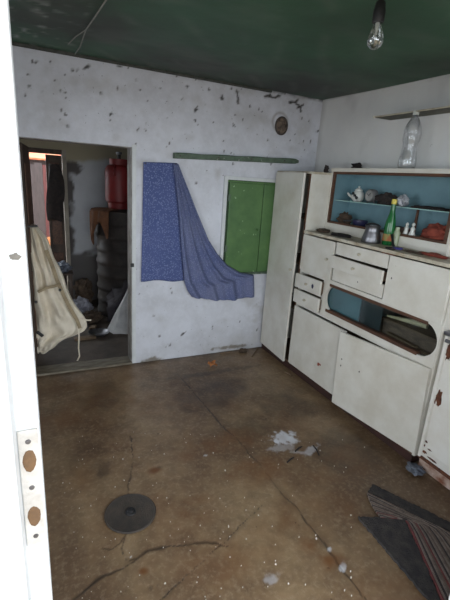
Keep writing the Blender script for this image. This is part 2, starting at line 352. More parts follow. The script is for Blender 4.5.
BX, BZ = steps(XL, W+0.04, 0.011, DX0, DX1), steps(-0.02, 2.375, 0.011, DZ)
CHIPS = [(196, 110, 3.2, 2.0, .5), (177, 76, 2, 1, 0), (187, 86, 2, 2, .4), (222, 98, 2.2, 3, .3), (195, 120, 2, 1.5, 0), (87, 67, 4, 1.5, .7), (120, 66, 3, 1, .2), (55, 80, 1.5, 1.2, 0),
         (65, 115, 1.5, 2, 0), (209, 90, 1.4, 2, .2), (238, 95, .8, 6, 0), (250, 106, 1.2, 2, 0), (234, 125, 2, 2.4, .5), (243, 120, 1.2, 2, 0), (318, 131, 3, 1.2, .4), (320, 136, 1, 2.5, 0),
         (224, 151, 1, 2, 0), (233, 164, 1.5, 2, .3), (196, 183, 1.6, 1.2, 0), (183, 334, 5, 1.4, .6), (170, 345, 1.6, 2, 0), (212, 328, 1, 3, 0), (60, 120, 1, 1.4, 0), (101, 93, 1.3, 1.2, 0),
         (148, 101, 1, 1, 0), (262, 112, 1.2, 1.2, 0), (302, 118, 1.2, 2, 0), (268, 140, 1, 1.6, 0), (160, 88, 1.4, 1, 0), (206, 104, 1.4, 1, 0), (213, 122, 1, 1.4, 0), (140, 90, 1, 1, 0), (110, 120, 1, 1, 0), (42, 92, 1.6, 1, 0),
         (257, 330, 1.5, 2.5, 0), (240, 322, 1, 2, 0), (35, 62, 2, 1, .4), (73, 71, 2, 1, .4), (290, 140, 1, 2, .2), (305, 150, 1, 1, 0), (275, 150, 1, 1, 0)]
_r = random.Random(5)
for _k in range(95):
    _x = _r.uniform(25, 322); _y = _r.uniform(50, 185) if _r.random() < 0.8 else _r.uniform(285, 345)
    if _x > 135 or _y < 130: CHIPS.append((_x, _y, _r.uniform(.6, 1.5), _r.uniform(.6, 2.0), _r.uniform(-.6, .6)))
def wall_marks(U, V):
    R = np.zeros(U.shape); G = R.copy(); Bm = R.copy()
    for x, y, a, b, an in CHIPS:
        q = on_y(x, y); k = 0.0088; R = np.maximum(R, 0.95*blotch(U, V, q[0], q[2], a*k*0.85, b*k*0.85, an, 0.5, 90, 1.2))
    for pts in ([(264, 97), (271, 95), (279, 98)], [(288, 101), (294, 101), (300, 106), (302, 111)], [(294, 101), (297, 98)], [(236, 90), (238, 103)], [(318, 92), (318, 98)], [(297, 106), (303, 104)]):
        d = seg_dist(U+wob(U, V), V+wob(V, U), [(on_y(x, y)[0], on_y(x, y)[2]) for x, y in pts]); R = np.maximum(R, np.clip(1.5-d/0.009, 0, 1))
    top = ceil_z(U, D)-V                                               # crumbling line under the ceiling
    R = np.maximum(R, 0.8*np.clip(1-top/0.03+1.4*(fbm(U*16, V*30)-0.62), 0, 1)*np.clip((U-0.6)/1.2, 0.15, 1))
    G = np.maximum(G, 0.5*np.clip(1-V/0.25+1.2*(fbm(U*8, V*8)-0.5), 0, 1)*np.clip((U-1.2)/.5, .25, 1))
    G = np.maximum(G, 0.55*np.clip(fbm(U*5+3, V*6)*3-1.95, 0, 1))
    for x, y, ru, rv, s in ((265, 312, .14, .22, .6), (45, 100, .25, .3, .25), (100, 85, .35, .07, .3), (250, 118, .3, .12, .3), (305, 130, .14, .18, .35), (218, 175, .04, .06, .4)):
        q = on_y(x, y); G = np.maximum(G, s*blotch(U, V, q[0], q[2], ru, rv, 0, 0.9, 18, 1.2))
    for x, y, ru, rv in ((152, 360, .09, .035), (143, 362, .04, .03), (230, 347, .2, .02)):
        q = on_y(x, y); Bm = np.maximum(Bm, 0.9*blotch(U, V, q[0], q[2], ru, rv, 0, 0.4, 30, 1.3))
    q = on_y(280, 122); ring = abs(np.hypot((U-q[0])/.085, (V-q[2])/.085)-0.86); Bm = np.maximum(Bm, 0.6*np.clip(1-ring*5, 0, 1))
    return R, G, Bm
wb = skin('wall_back', BX, BZ, lambda U, V, H: (U, D+H, V), 'wall', wall_marks, hole=lambda u, v: (u > DX0) & (u < DX1) & (v < DZ), height=lambda U, V: -0.006*(fbm(U*2, V*2)-0.5))
solid(wb, 0.12); wb['label'] = 'chipped bluish white wall with doorway'
def rwall_marks(U, V):
    R = np.zeros(U.shape); G = R.copy(); Bm = R.copy()
    top = ceil_z(W, U)-V; R = np.maximum(R, 0.5*np.clip(1-top/0.012+1.2*(fbm(U*16, V*30)-0.6), 0, 1))
    G = np.maximum(G, 0.5*np.clip(1-(D-U)/0.07+.6*(fbm(U*9, V*9)-.5), 0, 1)); G = np.maximum(G, 0.5*np.clip(fbm(U*6, V*3)*3-1.8, 0, 1))
    for y0 in (2.52, 2.16, 1.93, 1.78):                                # pale wiped streaks below the shelf
        Bm = np.maximum(Bm, 0.55*np.clip(1-abs(U-y0+0.03*(vnoise(V*4+y0, V*0)-.5))/0.045, 0, 1)*np.clip((2.14-V)/0.1, 0, 1))
    return R, G, Bm
wr = skin('wall_right', steps(YI-0.1, D, 0.02), steps(-0.02, 2.375, 0.02), lambda U, V, H: (W+H, U, V), 'wall_right', rwall_marks, height=lambda U, V: 0.006*(fbm(U*2, V*2)-0.5), flip=True)
solid(wr, 0.12)
def ceil_marks(U, V):
    R = np.zeros(U.shape); G = R.copy(); Bm = R.copy()
    G = np.maximum(G, 0.8*np.clip(fbm(U*22, V*16)*5-3.0, 0, 1)*np.clip((0.42-U)/0.25, 0, 1)*np.clip((V-1.9)/0.4, 0, 1))
    G = np.maximum(G, 0.12*np.clip(fbm(U*4, V*6)*3-1.5, 0, 1))
    for u, v, ru, rv, k in ((2.0, 2.95, .85, .7, .85), (1.1, 3.0, .7, .45, .8), (.25, 2.6, .5, .6, .75), (2.3, 1.7, .4, .5, .5)):   # broad dark patches, mostly towards the back wall
        R = np.maximum(R, k*blotch(U, V, u, v, ru, rv, 0, 0.7, 4, 0.9))
    G = np.maximum(G, 0.16*np.clip(1-abs(((U*0.8-V*0.6)*9+2*vnoise(U*2, V*2)) % 2.2-0.5)*2.4, 0, 1)*np.clip(fbm(U*5, V*5)*3-1.2, 0, 1)); return R, G, Bm
ce = skin('ceiling', steps(XL, W, 0.02), steps(YF, D, 0.02), lambda U, V, H: (U, V, ceil_z(U, V)+H), 'ceiling', ceil_marks, height=lambda U, V: 0.01*(fbm(U*1.2, V*1.2)-.5), flip=True)
solid(ce, 0.08)
tr = obj('trim_1', B(), surf('mouldy_trim', srgb(58, 60, 54), srgb(86, 88, 82), 22, .8, .8)); bm = B()
P = [[(x, y_, ceil_z(x, D)-z_) for y_, z_ in ((D-0.006, 0.0), (D-0.018, 0.0), (D-0.018, 0.016), (D-0.006, 0.02))] for x in np.linspace(DX0-0.25, 1.9, 30)]
grid_mesh(bm, P, True); bm.to_mesh(tr.data); bm.free(); tr['kind'] = 'structure'
for nm, a in (('wall_left', (YF, D, 0, 0.85)), ('wall_left_over', (YF, D, 1.95, 2.34)), ('wall_left_near', (YF, 1.2, 0.85, 1.95)), ('wall_left_far', (2.3, D, 0.85, 1.95))):
    o = obj(nm, bx(XL-0.12, XL, *a), 'wall'); o['kind'] = 'structure'
w0 = thing('added_window_2', None, None, (XL-0.06, 1.75, 0.85), kind='structure')  # window added out of view to light the cabinets and right wall
for a in ((1.2, 1.245), (2.255, 2.3)): obj('frame_side', bx(XL-0.09, XL-0.03, *a, 0.85, 1.95), 'white_paint', w0)  # frame sides of the added left-wall window
for z in (0.85, 1.905): obj('added_frame_rail', bx(XL-0.09, XL-0.03, 1.245, 2.255, z, z+0.045), 'white_paint', w0)
obj('added_mullion', bx(XL-0.09, XL-0.03, 1.73, 1.77, 0.895, 1.905), 'white_paint', w0)
for a in ((1.245, 1.73), (1.77, 2.255)): obj('pane', bx(XL-0.064, XL-0.06, *a, 0.895, 1.905), 'glass', w0)
JX = 1.2
for nm, x0, x1, z0, z1 in (('wall_front', JX, W, 0, 0.95), ('wall_front_pier', JX, 1.4, 0.95, 1.95), ('wall_front_end', 2.3, W, 0.95, 1.95), ('wall_front_over', JX, W, 1.95, 2.32), ('wall_front_left', XL, -0.09, 0, 2.32), ('wall_front_above', -0.09, JX, 2.12, 2.32)):
    o = obj(nm, bx(x0, x1, YF, YI, z0, z1), 'wall'); o['kind'] = 'structure'
w1 = thing('added_window_1', None, None, (1.85, YF, 0.95), kind='structure')  # unseen window added in the front wall to brighten the room
for a in ((1.4, 1.445, 0.95, 1.95), (2.255, 2.3, 0.95, 1.95)): obj('frame_side', bx(a[0], a[1], YF+0.03, YF+0.09, a[2], a[3]), 'white_paint', w1)  # frame sides of the added front-wall window
for z in (0.95, 1.905): obj('added_frame_rail', bx(1.445, 2.255, YF+0.03, YF+0.09, z, z+0.045), 'white_paint', w1)
obj('added_mullion', bx(1.83, 1.87, YF+0.03, YF+0.09, 0.995, 1.905), 'white_paint', w1)
for a in ((1.445, 1.83), (1.87, 2.255)): obj('pane', bx(a[0], a[1], YF+0.055, YF+0.059, 0.995, 1.905), 'glass', w1)
g0 = obj('ground_beside', bx(-6, XL-0.125, -7, 3.3, -0.12, -0.02), 'ground'); g0['kind'] = 'structure'
pr = obj('added_shade_roof', bx(-1.6, 3.0, -1.3, YF-0.01, 2.42, 2.5), 'brown_wood'); pr['kind'] = 'structure'  # roof added out of view to cut the daylight on the door post
gd = obj('ground_outside', bx(XL-0.12, 8, -7, YF-0.02, -0.12, -0.02), 'ground'); gd['kind'] = 'structure'

# the entry door's frame at the photographer's left hand, with the strike plate
d1 = thing('door_1', 'bright white entry door frame with steel strike plate', None, (-0.05, 0.56, 0), kind='structure')
obj('jamb', bx(-0.09, -0.006, 0.515, 0.62, 0, 2.12, bev=0.003), 'white_paint', d1)
obj('paint_chip', blob(B(), (-0.018, 0.515, 1.500), (0.006, 0.0012, 0.0035), 5, 0.4, 2, 3), surf('bared_grey_wood', srgb(120, 116, 108), srgb(96, 90, 82), 30, .8, .8), d1, True)
obj('stop', bx(-0.09, -0.0335, 0.46, 0.515, 0, 2.12, bev=0.004), 'white_paint', d1)
obj('head', bx(-0.09, JX, 0.46, 0.62, 2.07, 2.12, bev=0.003), 'white_paint', d1)
obj('jamb', bx(JX-0.02, JX+0.03, 0.46, 0.575, 0, 2.07, bev=0.003), 'white_paint', d1)
pl = obj('strike_plate', bx(-0.0325, -0.0085, 0.512, 0.516, 1.088, 1.274, bev=0.001), surf('worn_strike_plate', srgb(210, 208, 204), srgb(176, 172, 166), 30, 0.8, 0.4, 0.3), d1)
M['rust_pale'] = surf('tan_rust', srgb(112, 84, 56), srgb(84, 62, 42), 40, .8, .8)
for z in (1.138, 1.228):
    obj('bolt_hole', blob(B(), (-0.0205, 0.5118, z), (0.0085, 0.0012, 0.017), z*9, 0.2, 2, 2), 'rust_pale', pl)
for z in (1.257, 1.185, 1.103):
    obj('screw', lathe(B(), [(0.0001, -0.0015), (0.003, -0.0012), (0.0042, 0.001)], (-0.0205, 0.512, z), 12, 'Y'), 'steel', pl)

# doorway in the back wall: lining boards, threshold
d2 = thing('door_2', 'narrow white doorway lining with dark inner edge and worn sill', None, (0.34, D, 0), kind='structure')
M['jamb_grey'] = surf('greyed_jamb_paint', srgb(150, 148, 144), srgb(96, 90, 84), 8, 0.8, 0.6)
obj('jamb', bx(DX1-0.008, DX1+0.004, D+0.002, D+0.135, 0, DZ, bev=0.002), 'jamb_grey', d2)
obj('casing', bx(DX1+0.0, DX1+0.03, D-0.008, D+0.004, 0, DZ+0.02, bev=0.002), 'white_paint', d2)
obj('jamb', bx(DX0-0.004, DX0+0.014, D-0.008, D+0.135, 0, DZ, bev=0.002), 'door_brown', d2)
obj('head', bx(DX0, DX1, D+0.002, D+0.135, DZ-0.006, DZ+0.004), 'jamb_grey', d2)
obj('sill', bx(DX0, DX1, D-0.015, D+0.135, -0.02, 0.012, bev=0.004), surf('worn_sill', srgb(128, 120, 104), srgb(84, 74, 62), 9, 0.9, 0.7, stretch=(1, 6, 6)), d2)
obj('latch', bx(DX1-0.016, DX1+0.012, D-0.02, D-0.006, 0.865, 0.895, bev=0.003), 'black', d2)

# ------------------------------------------------------------------ the room beyond the doorway
Y2, YB = D+0.125, 5.3
o = obj('floor_back_room', bx(-0.55, 1.9, Y2-0.12, YB+0.12, -0.1, -0.012), 'room2_floor'); o['kind'] = 'structure'
def r2_marks(U, V):
    R = np.zeros(U.shape); G = R.copy(); Bm = R.copy()
    e = 0.06*(fbm(U*7, V*7)-0.5)*4
    R = np.maximum(R, np.clip((0.66+e-V)/0.05, 0, 1)*0.85)              # plaster fallen off near the floor
    R = np.maximum(R, 0.9*np.clip((0.50+e*0.6-U)/0.04, 0, 1)*np.clip((V-0.55)/.05, 0, 1))
    for x, y, ru, rv in ((74, 167, .10, .10), (84, 142, .07, .03), (70, 190, .05, .2)):
        q = on_y(x, y, YB); R = np.maximum(R, 0.9*blotch(U, V, q[0], q[2], ru, rv, 0, .3, 18, .8))
    G = np.maximum(G, np.clip((V-1.70-0.08*(U-.9)+e*0.3)/0.05, 0, 1)); return R, G, Bm
FX0, FX1, FZ = -0.35, 0.40, 1.78
w2 = skin('wall_back_room', steps(-0.55, 1.9, 0.02, FX0, FX1), steps(-0.03, 2.4, 0.02, FZ), lambda U, V, H: (U, YB+H, V), 'room2_wall', r2_marks, hole=lambda u, v: (u > FX0) & (u < FX1) & (v < FZ), height=lambda U, V: 0.02*(fbm(U*3, V*3)-.5))
solid(w2, 0.14)
for nm, a in (('wall_back_room_left', (-0.67, -0.55, Y2, YB+0.14, 0, 2.4)), ('wall_back_room_right', (1.9, 2.02, Y2, YB+0.14, 0, 2.4))):
    o = obj(nm, bx(*a), 'room2_wall'); o['kind'] = 'structure'
o = obj('ceiling_back_room', bx(-0.67, 2.02, Y2, YB+0.14, 2.38, 2.48), 'room2_ceiling'); o['kind'] = 'structure'
d3 = thing('door_3', 'far outer doorway with half open brown door leaf', None, (FX0, YB, 0), kind='structure')
obj('jamb', bx(FX1-0.02, FX1+0.025, YB-0.03, YB+0.12, 0, FZ+0.02, bev=0.003), surf('greyed_far_jamb', srgb(150, 142, 130), srgb(110, 100, 88), 6, 0.7, 0.7), d3)
obj('jamb', bx(FX0-0.02, FX0+0.03, YB-0.03, YB+0.12, 0, FZ+0.02, bev=0.003), 'door_brown', d3)
obj('head', bx(FX0, FX1, YB-0.02, YB+0.12, FZ-0.03, FZ+0.02, bev=0.003), 'door_brown', d3)
lf = obj('door_leaf', bx(0.205, 0.375, YB-0.02, YB+0.015, 0.03, FZ-0.04, bev=0.003), 'door_brown', d3)
for z0, z1 in ((0.12, 0.62), (0.72, 1.2), (1.28, 1.66)):
    obj('leaf_panel', bx(0.235, 0.345, YB-0.032, YB-0.018, z0, z1, bev=0.006), 'brown_wood', lf)
# dark coat on the far door
bm = B(); R_ = []
for v in np.linspace(0, 1, 16):
    z = 1.64-0.62*v; cx = 0.285+0.01*math.sin(5*v); hw = 0.055+0.05*math.sin(min(1, v*1.6)*1.57)-0.02*v; row = []
    for k in range(20):
        a = 2*math.pi*k/20; row.append((cx+hw*math.cos(a)*(1+0.12*math.sin(3*a+6*v)), YB-0.075+0.04*math.sin(a)*(1+0.2*math.sin(4*a+v*5)), z+0.02*math.sin(2*a)*v))
    R_.append(row)
V_ = grid_mesh(bm, R_, True); bm.faces.new(V_[0]); bm.faces.new(V_[-1])
tag(obj('hanging_coat', bm, 'char', None, True, (0.285, YB-0.075, 1.02)), 'dark coat hanging on the brown door leaf far through the doorway', 'coat')

# inner door leaf opened into the back room, seen edge on behind the white post
lf2 = thing('inner_door', 'dark brown inner door leaf standing open into the back room', 'door', (-0.045, Y2, 0))
obj('leaf', rotz(bx(-0.055, -0.02, Y2+0.02, Y2+0.72, 0.02, DZ-0.03, bev=0.003), (-0.045, Y2, 0), -0.07), 'door_brown', lf2)
for z0, z1 in ((0.15, 0.8), (0.95, 1.62)):
    obj('panel', rotz(bx(-0.022, -0.012, Y2+0.1, Y2+0.64, z0, z1, bev=0.004), (-0.045, Y2, 0), -0.07), 'brown_wood', lf2)
obj('handle', tube(B(), [(-0.02, Y2+0.06, 1.16), (0.03, Y2+0.065, 1.16), (0.045, Y2+0.08, 1.16), (0.045, Y2+0.17, 1.155)], 0.008), 'steel', lf2)

# cream canvas coat/bag hanging from the inner door, with hanging strap
YJ = Y2+0.16
prof = [(225, 30, 36), (231, 29, 41), (238, 29, 47), (248, 29, 51), (258, 29, 54), (268, 30, 60), (278, 30, 64), (288, 31, 67), (298, 31, 71), (307, 32, 76), (315, 32, 82), (321, 32, 86), (327, 33, 87.5), (332, 33, 84), (336, 33, 74), (339, 33, 64), (342, 34, 59), (346, 34, 55), (349, 34, 50), (350, 34, 45)]
_p = prof; prof = [tuple(np.interp(t, range(len(_p)), [q_[k_] for q_ in _p]) for k_ in range(3)) for t in np.linspace(0, len(_p)-1, 48)]
bm = B(); R_ = []
for i, (py, xl, xr) in enumerate(prof):
    v = i/(len(prof)-1); a3, b3 = on_y(xl, py, YJ), on_y(xr, py, YJ); c = (a3+b3)/2; hw = (b3[0]-a3[0])/2; row = []
    dep = min(0.075, 0.03+hw*0.45)
    for k in range(60):
        a = 2*math.pi*k/60; fold = 0.09*math.sin(5*a+2.5*v)+0.07*math.sin(9*a-6*v)+0.20*mnoise.noise(Vector((math.cos(a)*4, math.sin(a)*4, v*9)))+0.13*abs(mnoise.noise(Vector((math.cos(a)*8+3, math.sin(a)*7, v*15))))+0.14*mnoise.noise(Vector((math.cos(a)*2.2, math.sin(a)*2.2, v*5)))
        row.append((c[0]+hw*math.cos(a), c[1]+dep*math.sin(a)*(1+3.0*fold)-0.02*v, c[2]+0.006*math.sin(7*a)))
    R_.append(row)
V_ = grid_mesh(bm, R_, True); bm.faces.new(V_[0]); bm.faces.new(V_[-1])
cb = thing('canvas_coat', 'cream canvas coat bundle hanging on the inner door in the doorway', 'coat', (0.1, YJ, 0.1))
co = obj('body', bm, 'canvas', cb, True); sb = co.modifiers.new('soft', 'SUBSURF'); sb.levels = 1; sb.render_levels = 1
def ribbon(bm, px, Y, wid, off=0.0):
    pts = [on_y(x, y, Y) for x, y in px]; P = []
    for i, p in enumerate(pts):
        t = pts[min(i+1, len(pts)-1)]-pts[max(i-1, 0)]; t /= np.linalg.norm(t); n = np.array([t[2], 0, -t[0]])
        P.append([tuple(p-n*wid/2), tuple(p-n*wid/2+np.array([0, -.008, 0])), tuple(p+n*wid/2+np.array([0, -.008, 0])), tuple(p+n*wid/2)])
    V_ = grid_mesh(bm, P, True); bm.faces.new(V_[0]); bm.faces.new(V_[-1]); return bm
obj('front_placket', ribbon(B(), [(46, 250), (52, 265), (57, 280), (64, 296), (70, 308), (77, 320), (80, 328)], YJ-0.10, 0.03), 'canvas_edge', cb, True)
obj('pocket_flap', ribbon(B(), [(38, 292), (46, 288), (55, 286), (61, 284)], YJ-0.115, 0.02), 'canvas_edge', cb, True)
obj('strap', ribbon(B(), [(77, 322), (79, 335), (78.5, 348), (79.5, 356), (77, 361)], YJ-0.07, 0.011), 'canvas', cb)
obj('strap_end', ribbon(B(), [(82, 318), (87, 320), (91, 320)], YJ-0.06, 0.011), 'canvas', cb)
for x, y in ((60, 290), (36, 302)):
    q = on_y(x, y, YJ-0.12); obj('button', lathe(B(), [(0.001, -0.006), (0.011, -0.006), (0.012, 0.0)], q, 12, 'Y'), 'black', cb)
q = on_y(40, 334, YJ-0.12); obj('buckle', rot(bx(q[0]-0.03, q[0]+0.03, q[1]-0.01, q[1]+0.01, q[2]-0.012, q[2]+0.012, bev=0.004), q, 0.8, 'Y'), 'black', cb)

# ribbed drum, cloth, gas bottle, sack and litter in the back room
dr = thing('ribbed_drum', 'tall dark ribbed steel drum in the back room', 'drum', (0.99, 4.78, 0))
prof = []
for k in range(8):
    z = -0.012+k*0.148; prof += [(0.316, z), (0.326, z+0.03), (0.326, z+0.05), (0.314, z+0.07), (0.314, z+0.147)]
obj('body', lathe(B(), [(0.0005, -0.012)]+prof+[(0.30, 1.175), (0.0005, 1.175)], (0.99, 4.78, 0), 40), 'drum', dr, True)
obj('rim', lathe(B(), [(0.30, 1.168), (0.322, 1.168), (0.322, 1.185), (0.30, 1.185)], (0.99, 4.78, 0), 40), 'drum', dr)
bm = B(); P = []
for i in range(25):
    u = i/24; row = []
    for j in range(17):
        v = j/16; a = math.pi*(0.98+0.3*u); r = 0.12+0.24*min(1, v*1.9)+0.022*math.sin(u*16+3*v)*v
        z = 1.2 if v < 0.5 else 1.2-0.40*(v-0.5)*2*(0.62+0.3*math.sin(u*6+1)+0.08*math.sin(u*23))
        row.append((0.985+(r+0.012*max(0, v-.5))*math.cos(a), 4.78+r*math.sin(a), z+0.006*math.sin(u*17+v*3)-0.02*max(0, min(1, (v-0.4)*6))*(v < .56)))
    P.append(row)
grid_mesh(bm, P); oc = tag(obj('orange_cloth', bm, 'orange_cloth', None, True, (0.8, 4.6, 1.0)), 'faded orange cloth draped over the drum under the red gas bottle', 'cloth'); solid(oc, 0.008, 1)
GX, GY, GZ = 0.915, 4.70, 1.214
gb = thing('gas_bottle', 'red gas bottle with black valve standing on the ribbed drum', 'gas bottle', (GX, GY, GZ))
obj('body', lathe(B(), [(0.12, 0), (0.125, 0.03), (0.128, 0.06), (0.15, 0.08), (0.153, 0.12), (0.153, 0.37), (0.148, 0.42), (0.12, 0.455), (0.06, 0.475), (0.0005, 0.478)], (GX, GY, GZ), 36), 'red_can', gb, True)
obj('collar', lathe(B(), [(0.095, 0.45), (0.105, 0.45), (0.105, 0.52), (0.095, 0.52)], (GX, GY, GZ), 30), 'red_can', gb, True)
vv = obj('valve', lathe(B(), [(0.03, 0.47), (0.03, 0.52), (0.018, 0.525), (0.018, 0.565), (0.001, 0.565)], (GX-0.01, GY-0.03, GZ), 16), 'black', gb, True)
obj('valve_knob', lathe(B(), [(0.028, 0.566), (0.032, 0.575), (0.032, 0.59), (0.001, 0.595)], (GX-0.01, GY-0.03, GZ), 16), 'steel', vv, True)
for a in (-0.5, 0.5):
    obj('grip', tube(B(), [(GX+0.155*math.sin(a)-.0, GY-0.155*math.cos(a), GZ+0.35), (GX+0.172*math.sin(a), GY-0.172*math.cos(a), GZ+0.37), (GX+0.17*math.sin(a), GY-0.17*math.cos(a), GZ+0.42), (GX+0.13*math.sin(a), GY-0.13*math.cos(a), GZ+0.45)], 0.01), 'red_can', gb, True)
# white sack leaning at the right of the doorway
bm = B(); P = []
for i in range(20):
    v = i/19; row = []
    for k in range(28):
        a = 2*math.pi*k/28; rx = 0.20*(1-0.72*v)+0.015*math.sin(5*a+4*v); ry = 0.13*(1-0.6*v)+0.012*math.sin(7*a+3*v)
        row.append((0.865+0.13*v+rx*math.cos(a), 4.12+0.02*v+ry*math.sin(a), -0.008+0.56*v))
    P.append(row)
V_ = grid_mesh(bm, P, True); bm.faces.new(V_[0]); bm.faces.new(V_[-1])
sk = thing('white_sack', 'white woven sack leaning at the right edge of the doorway', 'sack', (0.87, 4.16, -0.01))
obj('body', bm, 'poly', sk, True); obj('tied_neck', blob(B(), (0.998, 4.14, 0.57), (0.06, 0.04, 0.045), 3, 0.5), 'poly', sk, True)
LIT = [('plastic_bag', 'dark plastic rubbish bag behind the white sack', 'bag', (0.93, 4.36, 0.17), (0.20, 0.055, 0.24), 'dark_bag', 2),
       ('plastic_bag', 'crumpled grey plastic bag on the dirty floor beside the canvas coat', 'bag', (0.47, 4.72, 0.08), (0.12, 0.13, 0.10), 'grey_bag', 5),
       ('plastic_bag', 'pale bluish plastic bag lying near the far doorway', 'bag', (0.30, 5.02, 0.50), (0.10, 0.08, 0.06), 'blue_bag', 8),
       ('rag_heap', 'low dark heap of rags along the back room wall', 'rags', (0.555, 5.13, 0.14), (0.10, 0.09, 0.17), 'rag', 9),
       ('rag_heap', 'brown heap of rags in front of the grey bag', 'rags', (0.56, 4.46, 0.05), (0.09, 0.10, 0.06), 'rag', 12)]
for nm, lb, ct, c, r, mt, sd in LIT: tag(obj(nm, blob(B(), c, r, sd, 0.5, 2.6, 4, -0.011 if c[2] < 0.3 else None), mt, None, True, (c[0], c[1], -0.01)), lb, ct)
st = thing('wooden_stool', 'low dark wooden stool under the bluish plastic bag', 'stool', (0.28, 5.02, 0))
obj('seat', bx(0.16, 0.42, 4.92, 5.14, 0.415, 0.44, bev=0.004), 'door_brown', st)
for x in (0.18, 0.38):
    for y in (4.94, 5.10): obj('leg', bx(x, x+0.03, y, y+0.03, -0.012, 0.416, bev=0.002), 'door_brown', st)
q = on_z(99, 334); tag(obj('metal_dish', lathe(B(), [(0.06, -0.01), (0.10, 0.02), (0.105, 0.025), (0.09, 0.018), (0.055, -0.004), (0.0005, -0.004)], (q[0], q[1], 0), 28), 'steel', None, True, (q[0], q[1], -0.01)), 'shallow grey metal dish on the floor by the white sack', 'dish')
random.seed(7)
for k, (x, y, L, a, lb) in enumerate(((79, 325, 0.10, 0.4, 'pale board scrap on the back room floor nearest the canvas coat'), (93, 327, 0.09, 1.2, 'pale board scrap lying beside the metal dish'), (85, 338, 0.2, 0.1, 'longest pale board scrap, just inside the doorway sill'))):
    q = on_z(x, y); tag(obj('board_scrap', rotz(bx(q[0]-L/2, q[0]+L/2, q[1]-0.03, q[1]+0.03, -0.011, 0.006+0.003*k, bev=0.002), q, a), 'stick', None, False, (q[0], q[1], -0.011)), lb, 'board', 'board scraps in the back room')

# outside behind the far doorway
gb2 = obj('ground_back_yard', bx(-4, 6, YB+0.1, 16, -0.14, -0.03), 'ground'); gb2['kind'] = 'structure'
fe = thing('plank_fence', 'weathered plank fence beyond the far doorway, partly painted red', 'fence', (0.3, 8.3, -0.03))
x = -0.9; k = 0
while x < 1.6:
    wd = 0.115+0.02*random.random(); obj('plank', bx(x, x+wd, 8.3, 8.325, -0.03, 1.62+0.05*random.random()), 'far_red' if k % 4 in (1, 2) else 'far_plank', fe); x += wd+0.008; k += 1
obj('rail', bx(-0.9, 1.6, 8.326, 8.37, 0.4, 0.47), 'far_plank', fe); obj('rail', bx(-0.9, 1.6, 8.326, 8.37, 1.3, 1.37), 'far_plank', fe)
sh = thing('tiled_shed', 'small shed with orange tiled roof behind the plank fence', 'shed', (0.3, 11, -0.03))
obj('wall', bx(-1.5, 2.2, 10.2, 12, -0.03, 1.75), 'far_plank', sh)
for k in range(3): obj('roof_course', rot(bx(-1.7, 2.4, 9.9+0.33*k, 10.26+0.33*k, 1.74+0.0*k, 1.775), (0, 9.9, 1.74), 0.25, 'X'), 'tile', sh)
tag(obj('leaf_heap', blob(B(), (0.22, 6.6, 0.2), (0.3, 0.3, 0.34), 4, 0.5, 3, 4, -0.031), 'leaf', None, True, (0.22, 6.6, -0.03)), 'heap of dry orange leaves outside the far doorway', 'leaves', kind='stuff')

# ------------------------------------------------------------------ curtain, hatch, rail and pipe hole on the back wall
cu = thing('curtain', 'torn blue floral curtain tacked to the wall and swept sideways', 'curtain', (1.05, D-0.02, 0.55))
def lerp_path(pts, t):
    t = max(0, min(1, t))*(len(pts)-1); i = min(int(t), len(pts)-2); f = t-i
    return (pts[i][0]*(1-f)+pts[i+1][0]*f, pts[i][1]*(1-f)+pts[i+1][1]*f)
bm = B(); P = []
for i in range(61):
    v = i/60; row = []
    L, R2 = lerp_path([(143.5, 162), (142.5, 220), (141, 281)], v), lerp_path([(177.5, 163), (180, 220), (184, 281)], v)
    for j in range(33):
        u = j/32; q = on_y(L[0]*(1-u)+R2[0]*u, L[1]*(1-u)+R2[1]*u+0.8*math.sin(u*9+1)*v, D-0.02)
        row.append((q[0], D-0.016-0.004*math.sin(u*11+v*2)*(0.3+v)-0.006*mnoise.noise(Vector((u*4, v*5, 1))), q[2]))
    P.append(row)
grid_mesh(bm, P); solid(obj('hanging_panel', bm, 'curtain', cu, True), 0.002)
Lp = [(173, 163), (176, 190), (179, 220), (181, 250), (184, 282), (187, 290), (191.5, 296.5)]
Rp = [(178, 164), (187, 187), (197, 213), (208, 240), (217, 254), (227, 265), (240, 272.5), (253, 274.5), (253, 285), (253, 296)]
bm = B(); P = []
for i in range(81):
    v = i/80; L, R2 = lerp_path(Lp, v), lerp_path(Rp, v); row = []
    for j in range(73):
        u = j/72; sag = 10*math.sin(math.pi*u)*v**1.5*(1 if v > .3 else v/.3)
        x, y = L[0]*(1-u)+R2[0]*u, L[1]*(1-u)+R2[1]*u + sag*(0.35+0.65*(1-v))
        q = on_y(x, y, D-0.03); env = min(1, 0.25+1.3*v)
        dep = 0.016*math.sin(u*21+0.8*math.sin(v*3))*env + 0.011*math.sin(u*43-2*v)*env + 0.008*mnoise.noise(Vector((u*6, v*4, 4)))
        row.append((q[0], D-0.042-dep-0.012*math.sin(math.pi*u)*v, q[2]))
    P.append(row)
grid_mesh(bm, P); solid(obj('swept_panel', bm, 'curtain_faded', cu, True), 0.002)
for x, y in ((145, 163.5), (175, 164), (251, 275)):
    q = on_y(x, y, D-0.03); obj('nail', lathe(B(), [(0.0005, -0.05), (0.005, -0.05), (0.005, -0.046), (0.0018, -0.045), (0.0018, 0.0)], (q[0], D, q[2]), 10, 'Y'), 'iron', cu)

